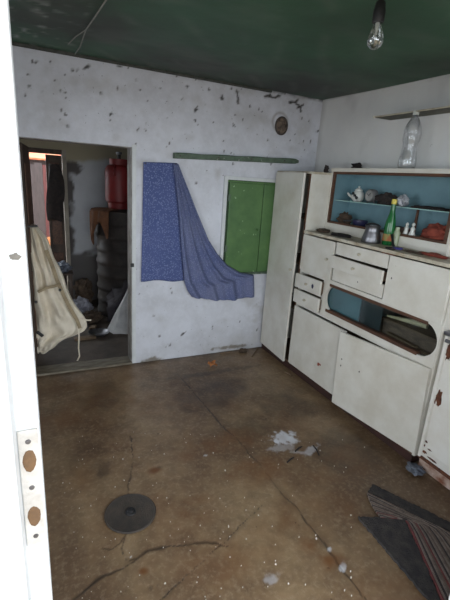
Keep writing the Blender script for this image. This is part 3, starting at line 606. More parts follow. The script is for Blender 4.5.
HX0, HX1, HZ0, HZ1 = 1.545, 2.022, 0.782, 1.60
ha = thing('wall_hatch', 'green painted wooden hatch shutter in the white wall', 'shutter', ((HX0+HX1)/2, D, HZ0))
wf = 'white_paint'
for a in ((HX0-0.03, HX0, HZ0-0.02, HZ1+0.03), (HX1, HX1+0.03, HZ0-0.02, HZ1+0.03)): obj('frame_side', bx(a[0], a[1], D-0.022, D+0.01, a[2], a[3], bev=0.002), wf, ha)
obj('frame_top', bx(HX0, HX1, D-0.022, D+0.01, HZ1, HZ1+0.03, bev=0.002), wf, ha)
obj('frame_bottom', bx(HX0, HX1, D-0.022, D+0.01, HZ0-0.02, HZ0, bev=0.002), 'green_dull', ha)
obj('rebate', bx(HX0, HX1, D-0.008, D+0.01, HZ0, HZ1), surf('dark_green_rebate', srgb(40, 66, 40), srgb(30, 50, 32), 9, .8, .6), ha)
SXS = HX1-0.125
le = obj('shutter_leaf', bx(HX0+0.022, SXS, D-0.026, D-0.006, HZ0+0.006, HZ1-0.022, bev=0.003), 'green', ha)
obj('narrow_board', bx(SXS+0.005, HX1-0.004, D-0.03, D-0.006, HZ0+0.006, HZ1-0.022, bev=0.003), 'green', ha)
obj('top_bead', bx(HX0+0.004, HX1-0.004, D-0.02, D-0.006, HZ1-0.02, HZ1-0.004, bev=0.002), 'green', ha)
for z in (0.98, 1.42): obj('hinge', bx(HX0+0.008, HX0+0.03, D-0.031, D-0.02, z, z+0.06, bev=0.002), 'green_dull', ha)
obj('knob', lathe(B(), [(0.009, 0.0), (0.007, -0.01), (0.012, -0.02), (0.009, -0.028), (0.0005, -0.03)], (SXS-0.03, D-0.025, 1.18), 14, 'Y'), 'green', ha, True)

ra = thing('curtain_board', 'long dull green wooden board nailed above the curtain', 'board', (1.66, D, 1.73))
bm = B(); a, b = on_y(174, 155.5, D-0.03), on_y(299, 161.5, D-0.03)
P = []
for t in np.linspace(0, 1, 26):
    x = a[0]+(b[0]-a[0])*t; z = a[2]+(b[2]-a[2])*t; e = 1-0.45*max(0, (t-0.97)/0.03); wv = 0.002*math.sin(t*23)
    P.append([(x, D+0.002, z+0.021*e), (x, D-0.045*e, z+0.021*e+wv), (x, D-0.05*e, z+0.014*e), (x, D-0.05*e, z-0.016*e+wv), (x, D-0.045*e, z-0.021*e), (x, D+0.002, z-0.021*e)])
V_ = grid_mesh(bm, P, True); bm.faces.new(V_[0]); bm.faces.new(V_[-1]); obj('board', bm, 'green_dull', ra)
for t in (0.02, 0.3, 0.56, 0.84):
    x = a[0]+(b[0]-a[0])*t+0.02; z = a[2]+(b[2]-a[2])*t; obj('nail', lathe(B(), [(0.0005, -0.054), (0.006, -0.0535), (0.006, -0.05)], (x, D, z), 10, 'Y'), 'iron', ra)

q = on_y(281, 126); HC = (q[0], D, q[2])
ph = thing('flue_cover', 'small round rusty flue cover high on the white wall', 'flue cover', HC)
obj('rim', lathe(B(), [(0.062, 0.004), (0.064, -0.012), (0.058, -0.018), (0.052, -0.012), (0.052, 0.004)], HC, 32, 'Y'), surf('sooty_rim', srgb(92, 84, 78), srgb(52, 44, 40), 30, .9, .8), ph, True).scale = (1, 1, 1.2)
bm = B(); P = []
for i in range(9):
    r = 0.001+0.053*i/8; P.append([(HC[0]+r*math.cos(t), D-0.006-0.010*mnoise.noise(Vector((r*60*math.cos(t), r*60*math.sin(t), 2))), HC[2]+r*math.sin(t)) for t in np.linspace(0, 2*math.pi, 28, endpoint=False)])
V_ = grid_mesh(bm, P, True); bm.faces.new(V_[0])
obj('plug', bm, surf('brown_foil_plug', srgb(128, 112, 98), srgb(58, 48, 42), 34, 1.0, 0.5, 0.3, bmp=0.5), ph, True).scale = (1, 1, 1.2)

# ------------------------------------------------------------------ kitchen dresser: sideboard, hutch, tall cupboard
def knob(parent, x, y, z, r=0.011, mat='cream_dirty', name='knob'):
    return obj(name, lathe(B(), [(r*0.6, 0.004), (r*0.5, -0.006), (r, -0.012), (r*0.9, -0.019), (0.0005, -0.021)], (x, y, z), 14, 'X'), mat, parent, True)
YR, YT, YE = 1.385, 2.745, 3.25           # right end, boundary sideboard / tall cupboard, far end
ZB, ZC = 0.06, 1.245                      # bottom, counter top
sbd = thing('sideboard', 'low cream painted kitchen sideboard with drawers and oval window', 'sideboard', (2.23, 2.06, 0))
XB = W-0.012
obj('plinth', bx(XC+0.008, XB, YR+0.015, YT, 0.0, ZB), 'plinth', sbd)
obj('side_panel', bx(XC+0.004, XB, YR, YR+0.018, ZB, ZC-0.022), 'cream', sbd)
obj('side_panel', bx(XC+0.004, XB, YT-0.018, YT, ZB, ZC-0.022), 'cream', sbd)
obj('bottom_board', bx(XC+0.004, XB, YR+0.018, YT-0.018, ZB, ZB+0.018), 'inside', sbd)
obj('back_board', bx(XB-0.008, XB, YR+0.018, YT-0.018, ZB+0.018, ZC-0.022), 'inside', sbd)
obj('inner_shelf', bx(XC+0.03, XB-0.008, YR+0.018, YT-0.018, 0.655, 0.670), 'inside', sbd)
obj('inner_shelf', bx(XC+0.03, XB-0.008, YR+0.018, YT-0.018, 0.905, 0.920), 'inside', sbd)
obj('upright', bx(XC+0.03, XB-0.008, 2.405, 2.42, 0.67, 0.905), 'inside', sbd)
obj('upright', bx(XC+0.03, XB-0.008, 2.325, 2.34, 0.92, ZC-0.022), 'inside', sbd); obj('upright', bx(XC+0.03, XB-0.008, 1.82, 1.835, 0.92, ZC-0.022), 'inside', sbd)
ct = obj('counter_top', bx(XC-0.012, XB, YR-0.008, YT-0.001, ZC-0.022, ZC, bev=0.003), 'cream_dirty', sbd)
# front rails
obj('rail', bx(XC, XC+0.02, YR+0.018, YT-0.018, 0.905, 0.925), 'cream', sbd); obj('rail', bx(XC, XC+0.02, YR+0.018, YT-0.018, 0.62, 0.64), 'cream', sbd)
obj('rail', bx(XC, XC+0.02, 2.395, 2.43, 0.64, 0.905), 'cream', sbd)
obj('rail', bx(XC+0.002, XC+0.02, 2.395, YT-0.018, 0.765, 0.775), 'cream', sbd)
# front panel with the long oval opening
OY0, OY1, OZ0, OZ1 = 1.400, 2.380, 0.682, 0.892
def oval_panel():
    bm = B(); n = 64; cz = (OZ0+OZ1)/2; r = (OZ1-OZ0)/2; inner = []
    for k in range(n):
        a = 2*math.pi*k/n; c, s = math.cos(a), math.sin(a)
        y = (OY1-r+r*c) if c >= 0 else (OY0+r+r*c); y = (OY1-r+r*c) if k < n/4 or k >= 3*n/4 else (OY0+r+r*c); inner.append((y, cz+r*s))
    y0, y1, z0, z1 = YR+0.004, 2.395, 0.640, 0.905; outer = []
    for y, z in inner:
        dy, dz = y-(y0+y1)/2, z-cz; ty = ((y1-y0)/2)/abs(dy) if abs(dy) > 1e-6 else 1e9; tz = (z1-cz if dz > 0 else cz-z0)/abs(dz) if abs(dz) > 1e-6 else 1e9; t = min(ty, tz)
        outer.append(((y0+y1)/2+dy*t, cz+dz*t))
    for cy, cz2 in ((y0, z0), (y1, z0), (y1, z1), (y0, z1)):
        k = min(range(n), key=lambda i: (outer[i][0]-cy)**2+(outer[i][1]-cz2)**2); outer[k] = (cy, cz2)
    x0, x1 = XC-0.002, XC+0.016; rings = [[bm.verts.new((x, y, z)) for y, z in ring] for x, ring in ((x0, outer), (x0, inner), (x1, inner), (x1, outer))]
    for a_, b_ in zip(rings, rings[1:]+rings[:1]):
        for k in range(n): bm.faces.new((a_[k], a_[(k+1) % n], b_[(k+1) % n], b_[k]))
    return bm
obj('oval_front', oval_panel(), 'cream', sbd)
obj('glass_track', bx(XC-0.006, XC+0.03, OY0+0.08, OY1-0.03, OZ1-0.014, OZ1+0.006), 'brown_wood', sbd)
obj('glass_track', bx(XC-0.006, XC+0.03, OY0+0.11, OY1-0.02, OZ0-0.006, OZ0+0.016), 'brown_wood', sbd)
obj('glass_pane', bx(XC+0.022, XC+0.026, OY0+0.01, OY1+0.01, OZ0+0.004, OZ1-0.006), glassy('oval_glass', (0.86, 0.9, 0.9, 1), 0.04, 0.08), sbd)
obj('teal_liner', bx(XC+0.035, XC+0.043, 2.05, 2.404, 0.671, 0.904), surf('deep_teal_paint', srgb(78, 124, 134), srgb(58, 96, 106), 5, .8, .5), sbd)
obj('dark_pane', bx(XC+0.048, XC+0.052, 1.86, 2.20, 0.671, 0.904), surf('dark_teal_pane', srgb(52, 66, 70), srgb(40, 48, 50), 6, .8, .3), sbd)
obj('teal_back', bx(XB-0.02, XB-0.009, YR+0.02, 2.404, 0.671, 0.904), surf('dark_teal_board', srgb(84, 104, 108), srgb(66, 74, 74), 6, .8, .7), sbd)
tag(obj('paper_roll', rotz(tube(B(), [(XC+0.19, 1.62, 0.80), (XC+0.16, 1.72, 0.80), (XC+0.12, 1.88, 0.79)], [0.018, 0.017, 0.007], 14), (XC+.13, 1.78, 0), 0.0), surf('cream_paper', srgb(206, 194, 160), srgb(170, 156, 122), 14, .7, .8), None, True, (XC+0.16, 1.72, 0.78)), 'cream paper roll lying behind the oval window of the sideboard', 'paper roll')
lb_ = thing('litter_box', 'dark wooden box inside the oval window carrying a paper roll', 'box', (XC+0.2, 1.66, 0.67))
obj('body', bx(XC+0.10, XC+0.33, 1.47, 1.885, 0.671, 0.765, bev=0.003), surf('dark_box_board', srgb(120, 102, 88), srgb(72, 60, 52), 12, .9, .8, stretch=(4, 1, 4)), lb_)
obj('lid', bx(XC+0.095, XC+0.335, 1.465, 1.89, 0.766, 0.778, bev=0.002), 'inside', lb_)
for k, (y, a) in enumerate(((1.58, 0.1), (1.70, -0.12))):
    tag(obj('loose_board', rotz(bx(XC+0.056+0.0*k, XC+0.09, y-0.13, y+0.12, 0.6705+0.016*k, 0.686+0.016*k, bev=0.002), (XC+0.07, y, 0), a), 'stick', None, False, (XC+0.07, y, 0.67)), ('loose grey board lying lowest inside the oval window', 'loose grey board lying on top of another inside the oval window')[k], 'board', 'boards inside the oval window')
# doors
def cab_door(name, y0, y1, z0, z1, x=XC-0.018, th=0.018, hinge=None, ang=0.0, mat='cream', tilt=0.0):
    bm = bx(x, x+th, y0, y1, z0, z1, bev=0.0025)
    if hinge is not None: rotz(bm, (x+th, hinge, 0), ang)
    if tilt: rot(bm, (x, (y0+y1)/2, z0), tilt, 'X')
    return obj(name, bm, mat, sbd)
da = cab_door('door', 2.10, 2.742, 0.078, 0.607)
dl = cab_door('door', 2.345, 2.735, 0.928, 1.214, tilt=0.006)
dh = cab_door('door', 1.392, 1.822, 0.918, 1.216)
AB = math.radians(3.8)
db = cab_door('door', 1.374, 2.082, 0.072, 0.628, hinge=1.374, ang=AB, tilt=-0.045)
def scuff(parent, y, z, ry, rz, mat, x=XC-0.018, seed=1, name='scuff'):
    return obj(name, blob(B(), (x, y, z), (0.0016, ry, rz), seed, 0.5, 3, 3), mat, parent, True)
red = surf('red_brown_scuff', srgb(150, 70, 52), srgb(110, 60, 46), 30, .8, .7)
scuff(da, 2.33, 0.245, 0.022, 0.008, red, seed=3); scuff(da, 2.34, 0.232, 0.012, 0.006, red, seed=4)
for y, z in ((1.78, 1.08), (2.05, 0.42), (2.05, 0.37), (1.88, 0.40)):
    p = (dh if z > 0.8 else db); xx = XC-0.018 if z > .8 else XC-(0.018+math.sin(AB)*(y-1.39)+0.0005); obj('screw_hole', blob(B(), (xx, y-(0.0 if z > .8 else 0.004), z), (0.002, 0.005, 0.006), z*7, 0.2), 'iron', p)
knob(dl, XC-0.02, 2.40, 1.075)
# drawers: three upper ones in the middle, two small ones at the left
def drawer(y0, y1, z0, z1, out, nm='drawer', mat='cream', kn=True, tilt=0.0):
    x = XC-0.016-out; t = thing(nm, None, None, (0, 0, 0)); t.parent = sbd; t.location = Vector((x, (y0+y1)/2, z0))-sbd.location
    def r(bm): return rot(bm, (x, (y0+y1)/2, (z0+z1)/2), tilt, 'X') if tilt else bm
    obj('front', r(bx(x, x+0.018, y0, y1, z0, z1, bev=0.0025)), mat, t)
    obj('box', r(bx(x+0.018, x+0.26, y0+0.02, y1-0.02, z0+0.012, z1-0.014)), 'inside', t)
    if kn: knob(t, x-0.001, (y0+y1)/2, (z0+z1)/2)
    return t
drawer(1.832, 2.325, 1.128, 1.216, 0.0)
drawer(1.832, 2.332, 1.030, 1.118, 0.032, tilt=0.01)
d3_ = drawer(1.832, 2.325, 0.934, 1.024, 0.0, kn=False)
obj('screw_hole', blob(B(), (XC-0.0165, 2.06, 0.985), (0.002, 0.004, 0.004), 3, .2), 'iron', d3_)
d4_ = drawer(2.405, 2.735, 0.783, 0.898, 0.034, tilt=-0.012); d5_ = drawer(2.405, 2.738, 0.652, 0.762, 0.030, tilt=-0.008)
obj('blue_mark', blob(B(), (XC-0.051, 2.495, 0.842), (0.0012, 0.012, 0.017), 6, .6), 'navy', d4_)
obj('iron_edge', bx(XC-0.014, XC+0.01, 1.80, 1.90, 1.2165, 1.2235, bev=0.002), 'rust', ct)

# hutch
XH, HY0, HY1, HZt = 2.215, 1.60, YT-0.001, 1.742
hu = thing('hutch', 'cream dresser hutch with teal inside and brown framed glass front', 'hutch', (2.33, 2.17, ZC))
obj('base_board', bx(XH, XB, HY0, HY1, ZC+0.001, 1.315, bev=0.003), 'cream', hu)
obj('top_board', bx(XH-0.012, XB, HY0-0.006, HY1, HZt-0.028, HZt, bev=0.003), 'cream', hu)
obj('end_panel', bx(XH, XB, HY1-0.016, HY1, 1.315, HZt-0.028), 'cream', hu); obj('end_panel', bx(XH, XB, HY0, HY0+0.016, 1.315, HZt-0.028), 'cream', hu)
obj('back_panel', bx(XB-0.008, XB, HY0+0.016, HY1-0.016, 1.315, HZt-0.028), 'teal', hu)
obj('side_lining', bx(XH+0.02, XB-0.008, HY1-0.022, HY1-0.016, 1.315, HZt-0.028), 'teal', hu)
obj('side_lining', bx(XH+0.02, XB-0.008, HY0+0.016, HY0+0.022, 1.315, HZt-0.028), 'teal', hu)
for a in ((HY0+0.016, HY1-0.016, HZt-0.046, HZt-0.028), (HY0+0.016, HY1-0.016, 1.315, 1.330)): obj('glass_track', bx(XH+0.002, XH+0.026, *a, bev=0.002), 'brown_wood', hu)
for a in ((HY1-0.034, HY1-0.004), (HY0+0.016, HY0+0.044)): obj('frame_stile', bx(XH+0.002, XH+0.026, a[0], a[1], 1.330, HZt-0.046, bev=0.002), 'brown_wood', hu)
obj('glass_pane', bx(XH+0.016, XH+0.020, HY1-0.36, HY1-0.045, 1.332, HZt-0.047), 'dusty_glass', hu) if False else None
ZS = 1.500
obj('glass_shelf', bx(XH+0.045, XB-0.01, HY0+0.024, HY1-0.024, ZS-0.006, ZS), glassy('green_edged_glass', (0.62, 0.80, 0.76, 1), 0.2, 0.05), hu)
obj('shelf_edge', bx(XH+0.0435, XH+0.0455, HY0+0.024, HY1-0.024, ZS-0.006, ZS), surf('glass_shelf_edge', srgb(160, 196, 192), srgb(130, 168, 166), 9, .5, .2), hu)
obj('shelf_prop', bx(2.298, 2.312, 1.928, 1.941, 1.3155, ZS-0.006, bev=0.002), 'brown_wood', hu)
# tall cupboard
tc = thing('tall_cupboard', 'tall narrow cream cupboard with door ajar, in the corner', 'cupboard', (2.23, 3.0, 0))
ZT = 1.685
obj('plinth', bx(XC+0.008, XB, YT+0.004, YE, 0, ZB), 'plinth', tc)
obj('side_panel', bx(XC, XB, YT+0.002, YT+0.020, ZB, ZT), 'cream', tc); obj('side_panel', bx(XC, XB, YE-0.018, YE, ZB, ZT), 'cream', tc)
obj('top_board', bx(XC-0.004, XB, YT, YE, ZT, ZT+0.018, bev=0.002), 'cream_dirty', tc)
obj('bottom_board', bx(XC, XB, YT+0.02, YE-0.018, ZB, ZB+0.018), 'inside', tc); obj('back_board', bx(XB-0.008, XB, YT+0.02, YE-0.018, ZB+0.018, ZT), 'inside', tc)
for z in (0.55, 0.95, 1.33): obj('inner_shelf', bx(XC+0.02, XB-0.008, YT+0.02, YE-0.018, z, z+0.014), 'inside', tc)
obj('front_stile', bx(XC-0.001, XC+0.012, YT+0.003, YT+0.024, ZB, ZT-0.001), 'brown_wood', tc)
dt = obj('door', rotz(bx(XC-0.02, XC-0.002, 2.775, 3.235, 0.07, ZT+0.006, bev=0.0025), (XC-0.002, 3.235, 0), math.radians(-3.6)), 'cream', tc)
knob(dt, XC-0.047, 2.81, 0.905, 0.012)

# ------------------------------------------------------------------ things on and in the dresser
def jug_handle(bm, c, r, z0, z1, out, ang, rad=0.006):
    d = Vector((math.cos(ang), math.sin(ang), 0)); c = Vector(c)
    return tube(bm, [c+d*r+Vector((0, 0, z0)), c+d*(r+out)+Vector((0, 0, z0+(z1-z0)*0.25)), c+d*(r+out)+Vector((0, 0, z0+(z1-z0)*0.75)), c+d*r+Vector((0, 0, z1))], rad)
# steel milk pot on the counter
PX, PY = 2.125, 2.122
mp = thing('milk_pot', 'dull steel milk pot with black handle on the sideboard counter', 'pot', (PX, PY, ZC))
obj('body', lathe(B(), [(0.0005, 0.001), (0.062, 0.001), (0.066, 0.01), (0.06, 0.04), (0.051, 0.075), (0.047, 0.09), (0.049, 0.108), (0.054, 0.118), (0.050, 0.118), (0.043, 0.092), (0.055, 0.03), (0.0005, 0.012)], (PX, PY, ZC), 32), 'steel', mp, True)
obj('bail_handle', tube(B(), [(PX+0.05*math.cos(t)*0.35, PY-0.05*math.cos(t), ZC+0.108+0.022*math.sin(t)) for t in np.linspace(0, math.pi, 12)], 0.0055), 'black', mp, True)
# green bottle
GBX, GBY = 2.175, 2.022
gbt = thing('green_bottle', 'green glass bottle with yellow cap beside the milk pot', 'bottle', (GBX, GBY, ZC))
obj('body', lathe(B(), [(0.0005, 0.001), (0.032, 0.001), (0.035, 0.006), (0.035, 0.125), (0.031, 0.16), (0.019, 0.21), (0.014, 0.25), (0.0145, 0.288), (0.0005, 0.288)], (GBX, GBY, ZC), 26), 'green_glass', gbt, True)
obj('cap', lathe(B(), [(0.0165, 0.271), (0.0175, 0.276), (0.0175, 0.298), (0.015, 0.302), (0.0005, 0.302)], (GBX, GBY, ZC), 20), 'yellow', gbt, True)
obj('label_band', lathe(B(), [(0.0353, 0.03), (0.0356, 0.031), (0.0356, 0.075), (0.0353, 0.076)], (GBX, GBY, ZC), 26), 'label', gbt, True)
# small counter litter
tag(obj('blue_lid', rot(lathe(B(), [(0.0005, 0.012), (0.028, 0.012), (0.032, 0.008), (0.032, 0.0), (0.029, 0.0), (0.028, 0.008), (0.0005, 0.008)], (2.10, 1.86, ZC+0.001), 20), (2.10, 1.86, ZC), 0.0, 'X'), 'blue', None, True, (2.10, 1.86, ZC)), 'small dark blue plastic lid on the counter right of green bottle', 'lid')
tag(obj('black_hose', tube(B(), [(2.165, 1.985, ZC+0.075), (2.145, 1.955, ZC+0.05), (2.125, 1.925, ZC+0.02), (2.11, 1.90, ZC+0.009)], 0.0085), 'black', None, True, (2.12, 1.95, ZC)), 'short black rubber hose leaning by the green bottle', 'hose')
tag(obj('small_jar', lathe(B(), [(0.0005, 0), (0.02, 0.0), (0.021, 0.09), (0.014, 0.105), (0.014, 0.125), (0.0005, 0.127)], (2.197, 1.975, ZC+0.001), 20), surf('cloudy_jar', srgb(150, 158, 130), srgb(120, 128, 110), 12, .7, .3), None, True, (2.197, 1.975, ZC)), 'small cloudy jar right behind the green bottle', 'jar')
CL = [('rag', 'brown rag crumpled at the left end of the counter', 'rag', (2.12, 2.64, ZC+0.012), (0.05, 0.06, 0.016), 'rag', 21), ('rag', 'flat dark rag on the counter left of the milk pot', 'rag', (2.12, 2.42, ZC+0.008), (0.06, 0.10, 0.011), 'char', 22),
      ('food_scrap', 'dark dried scrap on counter front edge above top drawer', 'scrap', (2.04, 1.86, ZC+0.006), (0.022, 0.035, 0.009), 'char', 23),
      ('rag', 'reddish brown rag at the right end of the counter', 'rag', (2.13, 1.62, ZC+0.008), (0.03, 0.10, 0.011), 'red_cloth', 24), ('wood_scrap', 'narrow dark wood scrap lying between lid and red rag', 'scrap', (2.09, 1.74, ZC+0.006), (0.02, 0.07, 0.008), 'rag', 25)]
for nm, lb, ct_, c, r, mt, sd in CL: tag(obj(nm, blob(B(), c, r, sd, 0.5, 2.4, 3, ZC+0.0005), mt, None, True, (c[0], c[1], ZC)), lb, ct_)
# glass shelf things
def at(x, y, z): return (x, y, z)
SX = 2.325
jg = thing('china_jug', 'small white china jug with black print on the glass shelf', 'jug', (SX, 2.53, ZS))
obj('body', lathe(B(), [(0.0005, 0.001), (0.03, 0.001), (0.046, 0.02), (0.05, 0.04), (0.042, 0.065), (0.028, 0.08), (0.03, 0.09), (0.0005, 0.086)], (SX, 2.53, ZS), 26), 'china', jg, True)
obj('lid', lathe(B(), [(0.028, 0.088), (0.016, 0.1), (0.006, 0.104), (0.009, 0.114), (0.0005, 0.118)], (SX, 2.53, ZS), 20), 'china', jg, True)
obj('spout', tube(B(), [(SX-0.02, 2.565, ZS+0.03), (SX-0.03, 2.595, ZS+0.045), (SX-0.035, 2.61, ZS+0.06)], [0.012, 0.009, 0.006]), 'china', jg, True)
for dy, dz in ((0.0, 0.045), (-0.022, 0.03), (0.02, 0.06)): obj('print_patch', blob(B(), (SX-0.044, 2.53+dy-0.012, ZS+dz), (0.008, 0.014, 0.011), dz*90, 0.5), 'china_dark', jg, True)
ck = thing('alarm_clock', 'small round grey alarm clock on glass shelf beside jug', 'clock', (SX, 2.385, ZS))
obj('case', lathe(B(), [(0.0005, -0.028), (0.042, -0.028), (0.047, -0.02), (0.047, 0.02), (0.04, 0.026), (0.0005, 0.026)], (SX, 2.385, ZS+0.053), 28, 'X'), 'clock', ck, True)
obj('dial', lathe(B(), [(0.0005, -0.0295), (0.037, -0.0295), (0.038, -0.0275)], (SX, 2.385, ZS+0.053), 28, 'X'), surf('grey_dial', srgb(150, 150, 146), srgb(110, 110, 108), 24, .8, .4), ck, True)
for dy in (-0.028, 0.028): obj('foot', tube(B(), [(SX, 2.385+dy, ZS+0.018), (SX, 2.385+dy*1.25, ZS+0.001)], 0.005), 'steel', ck)
for a in (0.6, 2.3): obj('hand', tube(B(), [(SX-0.031, 2.385, ZS+0.053), (SX-0.031, 2.385+0.026*math.cos(a), ZS+0.053+0.026*math.sin(a))], 0.0018, 6), 'black', ck)
IN = [('rag', 'black crumpled rag on the glass shelf beside the clock', 'rag', (SX, 2.235, ZS+0.034), (0.045, 0.085, 0.045), 'char', 31, ZS), ('foil_ball', 'crinkled silver foil ball on the glass shelf', 'foil', (SX-0.03, 2.06, ZS+0.038), (0.03, 0.036, 0.038), 'foil', 32, ZS),
      ('rag', 'flat dark rag at the right end of the glass shelf', 'rag', (SX-0.02, 1.84, ZS+0.008), (0.05, 0.15, 0.011), 'char', 33, ZS), ('rag', 'round dark rag in the left corner of the hutch floor', 'rag', (SX-0.02, 2.62, 1.355), (0.05, 0.06, 0.05), 'rag', 34, 1.316),
      ('red_cloth', 'rust red cloth heaped at right of the hutch floor', 'cloth', (SX-0.01, 1.74, 1.345), (0.06, 0.13, 0.062), 'red_cloth', 35, 1.316)]
for nm, lb, ct_, c, r, mt, sd, fz in IN: tag(obj(nm, blob(B(), c, r, sd, 0.4, 2.4, 4, fz+0.0006), mt, None, True, (c[0], c[1], fz)), lb, ct_)
nv = thing('navy_saucepan', 'navy enamel saucepan on the hutch floor behind the pot', 'saucepan', (SX-0.02, 2.44, 1.316))
obj('body', lathe(B(), [(0.0005, 0.001), (0.045, 0.001), (0.055, 0.02), (0.057, 0.05), (0.054, 0.05), (0.05, 0.02), (0.0005, 0.008)], (SX-0.02, 2.44, 1.316), 26), 'navy', nv, True)
obj('handle', tube(B(), [(SX-0.05, 2.48, 1.355), (SX-0.075, 2.53, 1.352), (SX-0.085, 2.555, 1.348)], 0.006), 'steel', nv)
bk = thing('brown_book', 'brown book lying on the hutch floor right of bottle', 'book', (SX-0.03, 2.03, 1.316))
obj('cover', rotz(bx(SX-0.085, SX+0.03, 1.965, 2.10, 1.3165, 1.365, bev=0.003), (SX-.03, 2.03, 0), 0.1), 'book', bk); obj('pages', rotz(bx(SX-0.087, SX+0.026, 1.969, 2.096, 1.321, 1.359), (SX-.03, 2.03, 0), 0.1), 'rag', bk)
for k, (yy, an, lb) in enumerate(((1.955, 0.12, 'small white china figure nearest the book in the hutch'), (1.905, -0.15, 'slightly larger white china figure in front of the red cloth'))):
    c = (SX-0.07, yy, 1.316); fg = thing('china_figure', lb, 'figurine', c, 'china figures on the hutch floor')
    obj('body', lathe(B(), [(0.0005, 0.001), (0.018+0.003*k, 0.001), (0.02+0.003*k, 0.012), (0.013, 0.04), (0.015, 0.055), (0.007, 0.066), (0.0005, 0.068)], c, 18), 'china', fg, True)
    obj('head', blob(B(), (c[0], c[1], c[2]+0.076+0.004*k), (0.011, 0.011, 0.013), k, 0.1), 'china', fg, True)
# clear bottle on the hutch roof
CBX, CBY = 2.30, 2.09; zb = HZt
cb2 = thing('plastic_bottle', 'large empty clear plastic bottle standing on the hutch top', 'bottle', (CBX, CBY, zb))
prof = [(0.0005, 0.004), (0.03, 0.001), (0.046, 0.006), (0.05, 0.02), (0.05, 0.06), (0.047, 0.075), (0.044, 0.1), (0.04, 0.125), (0.044, 0.15), (0.049, 0.17), (0.05, 0.2), (0.046, 0.23), (0.036, 0.26), (0.022, 0.285), (0.014, 0.297), (0.0135, 0.318), (0.0125, 0.318), (0.0125, 0.296)]
bm = lathe(B(), prof, (CBX, CBY, zb), 30)
for v in bm.verts: v.co = Vector((CBX+(v.co.x-CBX)*1.12, CBY+(v.co.y-CBY)*1.12, zb+(v.co.z-zb)*1.1))
for v in bm.verts:                                                    # grip dents and crumples
    d = v.co-Vector((CBX, CBY, v.co.z)); a = math.atan2(d.y, d.x); h = v.co.z-zb
    if 0.07 < h < 0.25: k = 1-0.16*max(0, math.cos(3*a+h*20))*math.sin((h-0.07)/0.18*math.pi); v.co = Vector((CBX+d.x*k, CBY+d.y*k, v.co.z))
obj('body', bm, 'pet', cb2, True)
obj('cap', lathe(B(), [(0.0175, 0.335), (0.0185, 0.336), (0.0185, 0.360), (0.0005, 0.361)], (CBX, CBY, zb), 20), 'china', cb2, True)
obj('neck_ring', lathe(B(), [(0.016, 0.328), (0.0195, 0.328), (0.0195, 0.332), (0.016, 0.332)], (CBX, CBY, zb), 20), 'pet', cb2)
for lb, c, r, sd in (('small dark dry clump on top of the tall cupboard', (2.20, 2.80, ZT+0.045), (0.018, 0.018, 0.03), 41), ('dark dry clump on the hutch top near its left end', (2.35, 2.62, HZt+0.022), (0.03, 0.04, 0.024), 42)):
    tag(obj('dry_clump', blob(B(), c, r, sd, 0.7, 3.5, 3, (ZT+0.0185 if sd == 41 else HZt+0.0005)), 'char', None, True, (c[0], c[1], c[2])), lb, 'clump')
# thin shelf on the right wall
ws = thing('wall_shelf', 'thin weathered board shelf high on the right wall', 'shelf', (W-0.08, 1.9, 2.09))
obj('board', bx(2.288, W+0.004, 1.42, 2.44, 2.092, 2.102, bev=0.002), surf('grey_shelf_board', srgb(92, 92, 80), srgb(62, 62, 54), 9, .8, .7, stretch=(5, 1, 5)), ws)
obj('front_edge', bx(2.284, 2.2875, 1.42, 2.44, 2.0925, 2.1015), 'cream_dirty', ws)
obj('end_knob', lathe(B(), [(0.004, -0.014), (0.009, -0.006), (0.009, 0.006), (0.004, 0.014)], (2.288, 2.446, 2.098), 12, 'X'), 'cream', ws, True)

# ------------------------------------------------------------------ enamel stove at the right edge
XS, SY0, SY1, SZ = 2.03, 0.80, 1.374, 0.86
sv = thing('enamel_stove', 'chipped white enamel stove with rusty base at right edge', 'stove', (2.23, 1.08, 0))
obj('body', bx(XS+0.012, XB, SY0, SY1, 0.075, SZ, bev=0.012), 'enamel', sv, True)
obj('base', bx(XS+0.02, XB, SY0+0.01, SY1-0.01, 0.0, 0.08), surf('rusty_enamel_base', srgb(190, 170, 158), srgb(120, 74, 52), 14, 1.0, .6), sv)
obj('corner_strip', tube(B(), [(XS+0.012, SY1-0.012, 0.08), (XS+0.012, SY1-0.012, SZ-0.005)], 0.013, 12), 'enamel', sv, True)
fd = obj('oven_door', bx(XS-0.004, XS+0.014, SY0+0.03, SY1-0.04, 0.14, 0.73, bev=0.006), 'enamel', sv)
for y, z, ry, rz, sd in ((1.318, 0.50, .016, .045, 51), (1.335, 0.455, .022, .014, 52), (1.33, 0.77, .02, .045, 53), (1.30, 0.80, .03, .012, 54), (1.34, 0.12, .02, .008, 55), (1.28, 0.105, .03, .006, 56), (1.33, 0.20, .008, .006, 57), (1.30, 0.165, .012, .004, 58), (1.345, 0.16, .012, .007, 59)):
    obj('rust_patch', blob(B(), (XS-0.004 if 0.14 < z < .73 and y < SY1-.04 else XS+0.012, y, z), (0.0022, ry, rz), sd, 0.7, 3, 3), 'rust', sv, True)
obj('base_lip', bx(XS+0.004, XS+0.03, SY0+0.005, SY1-0.004, 0.068, 0.088, bev=0.003), 'rust', sv)
obj('top_plate', bx(XS-0.008, XB, SY0-0.006, SY1+0.002, SZ, SZ+0.02, bev=0.004), 'steel', sv)
obj('towel_rail', tube(B(), [(XS-0.03, SY0+0.03, SZ-0.02), (XS-0.03, SY1-0.035, SZ-0.02)], 0.010, 12), 'steel', sv, True)
for y in (SY0+0.06, SY1-0.05): obj('rail_post', tube(B(), [(XS-0.03, y, SZ-0.02), (XS+0.02, y, SZ-0.02)], 0.007), 'steel', sv)

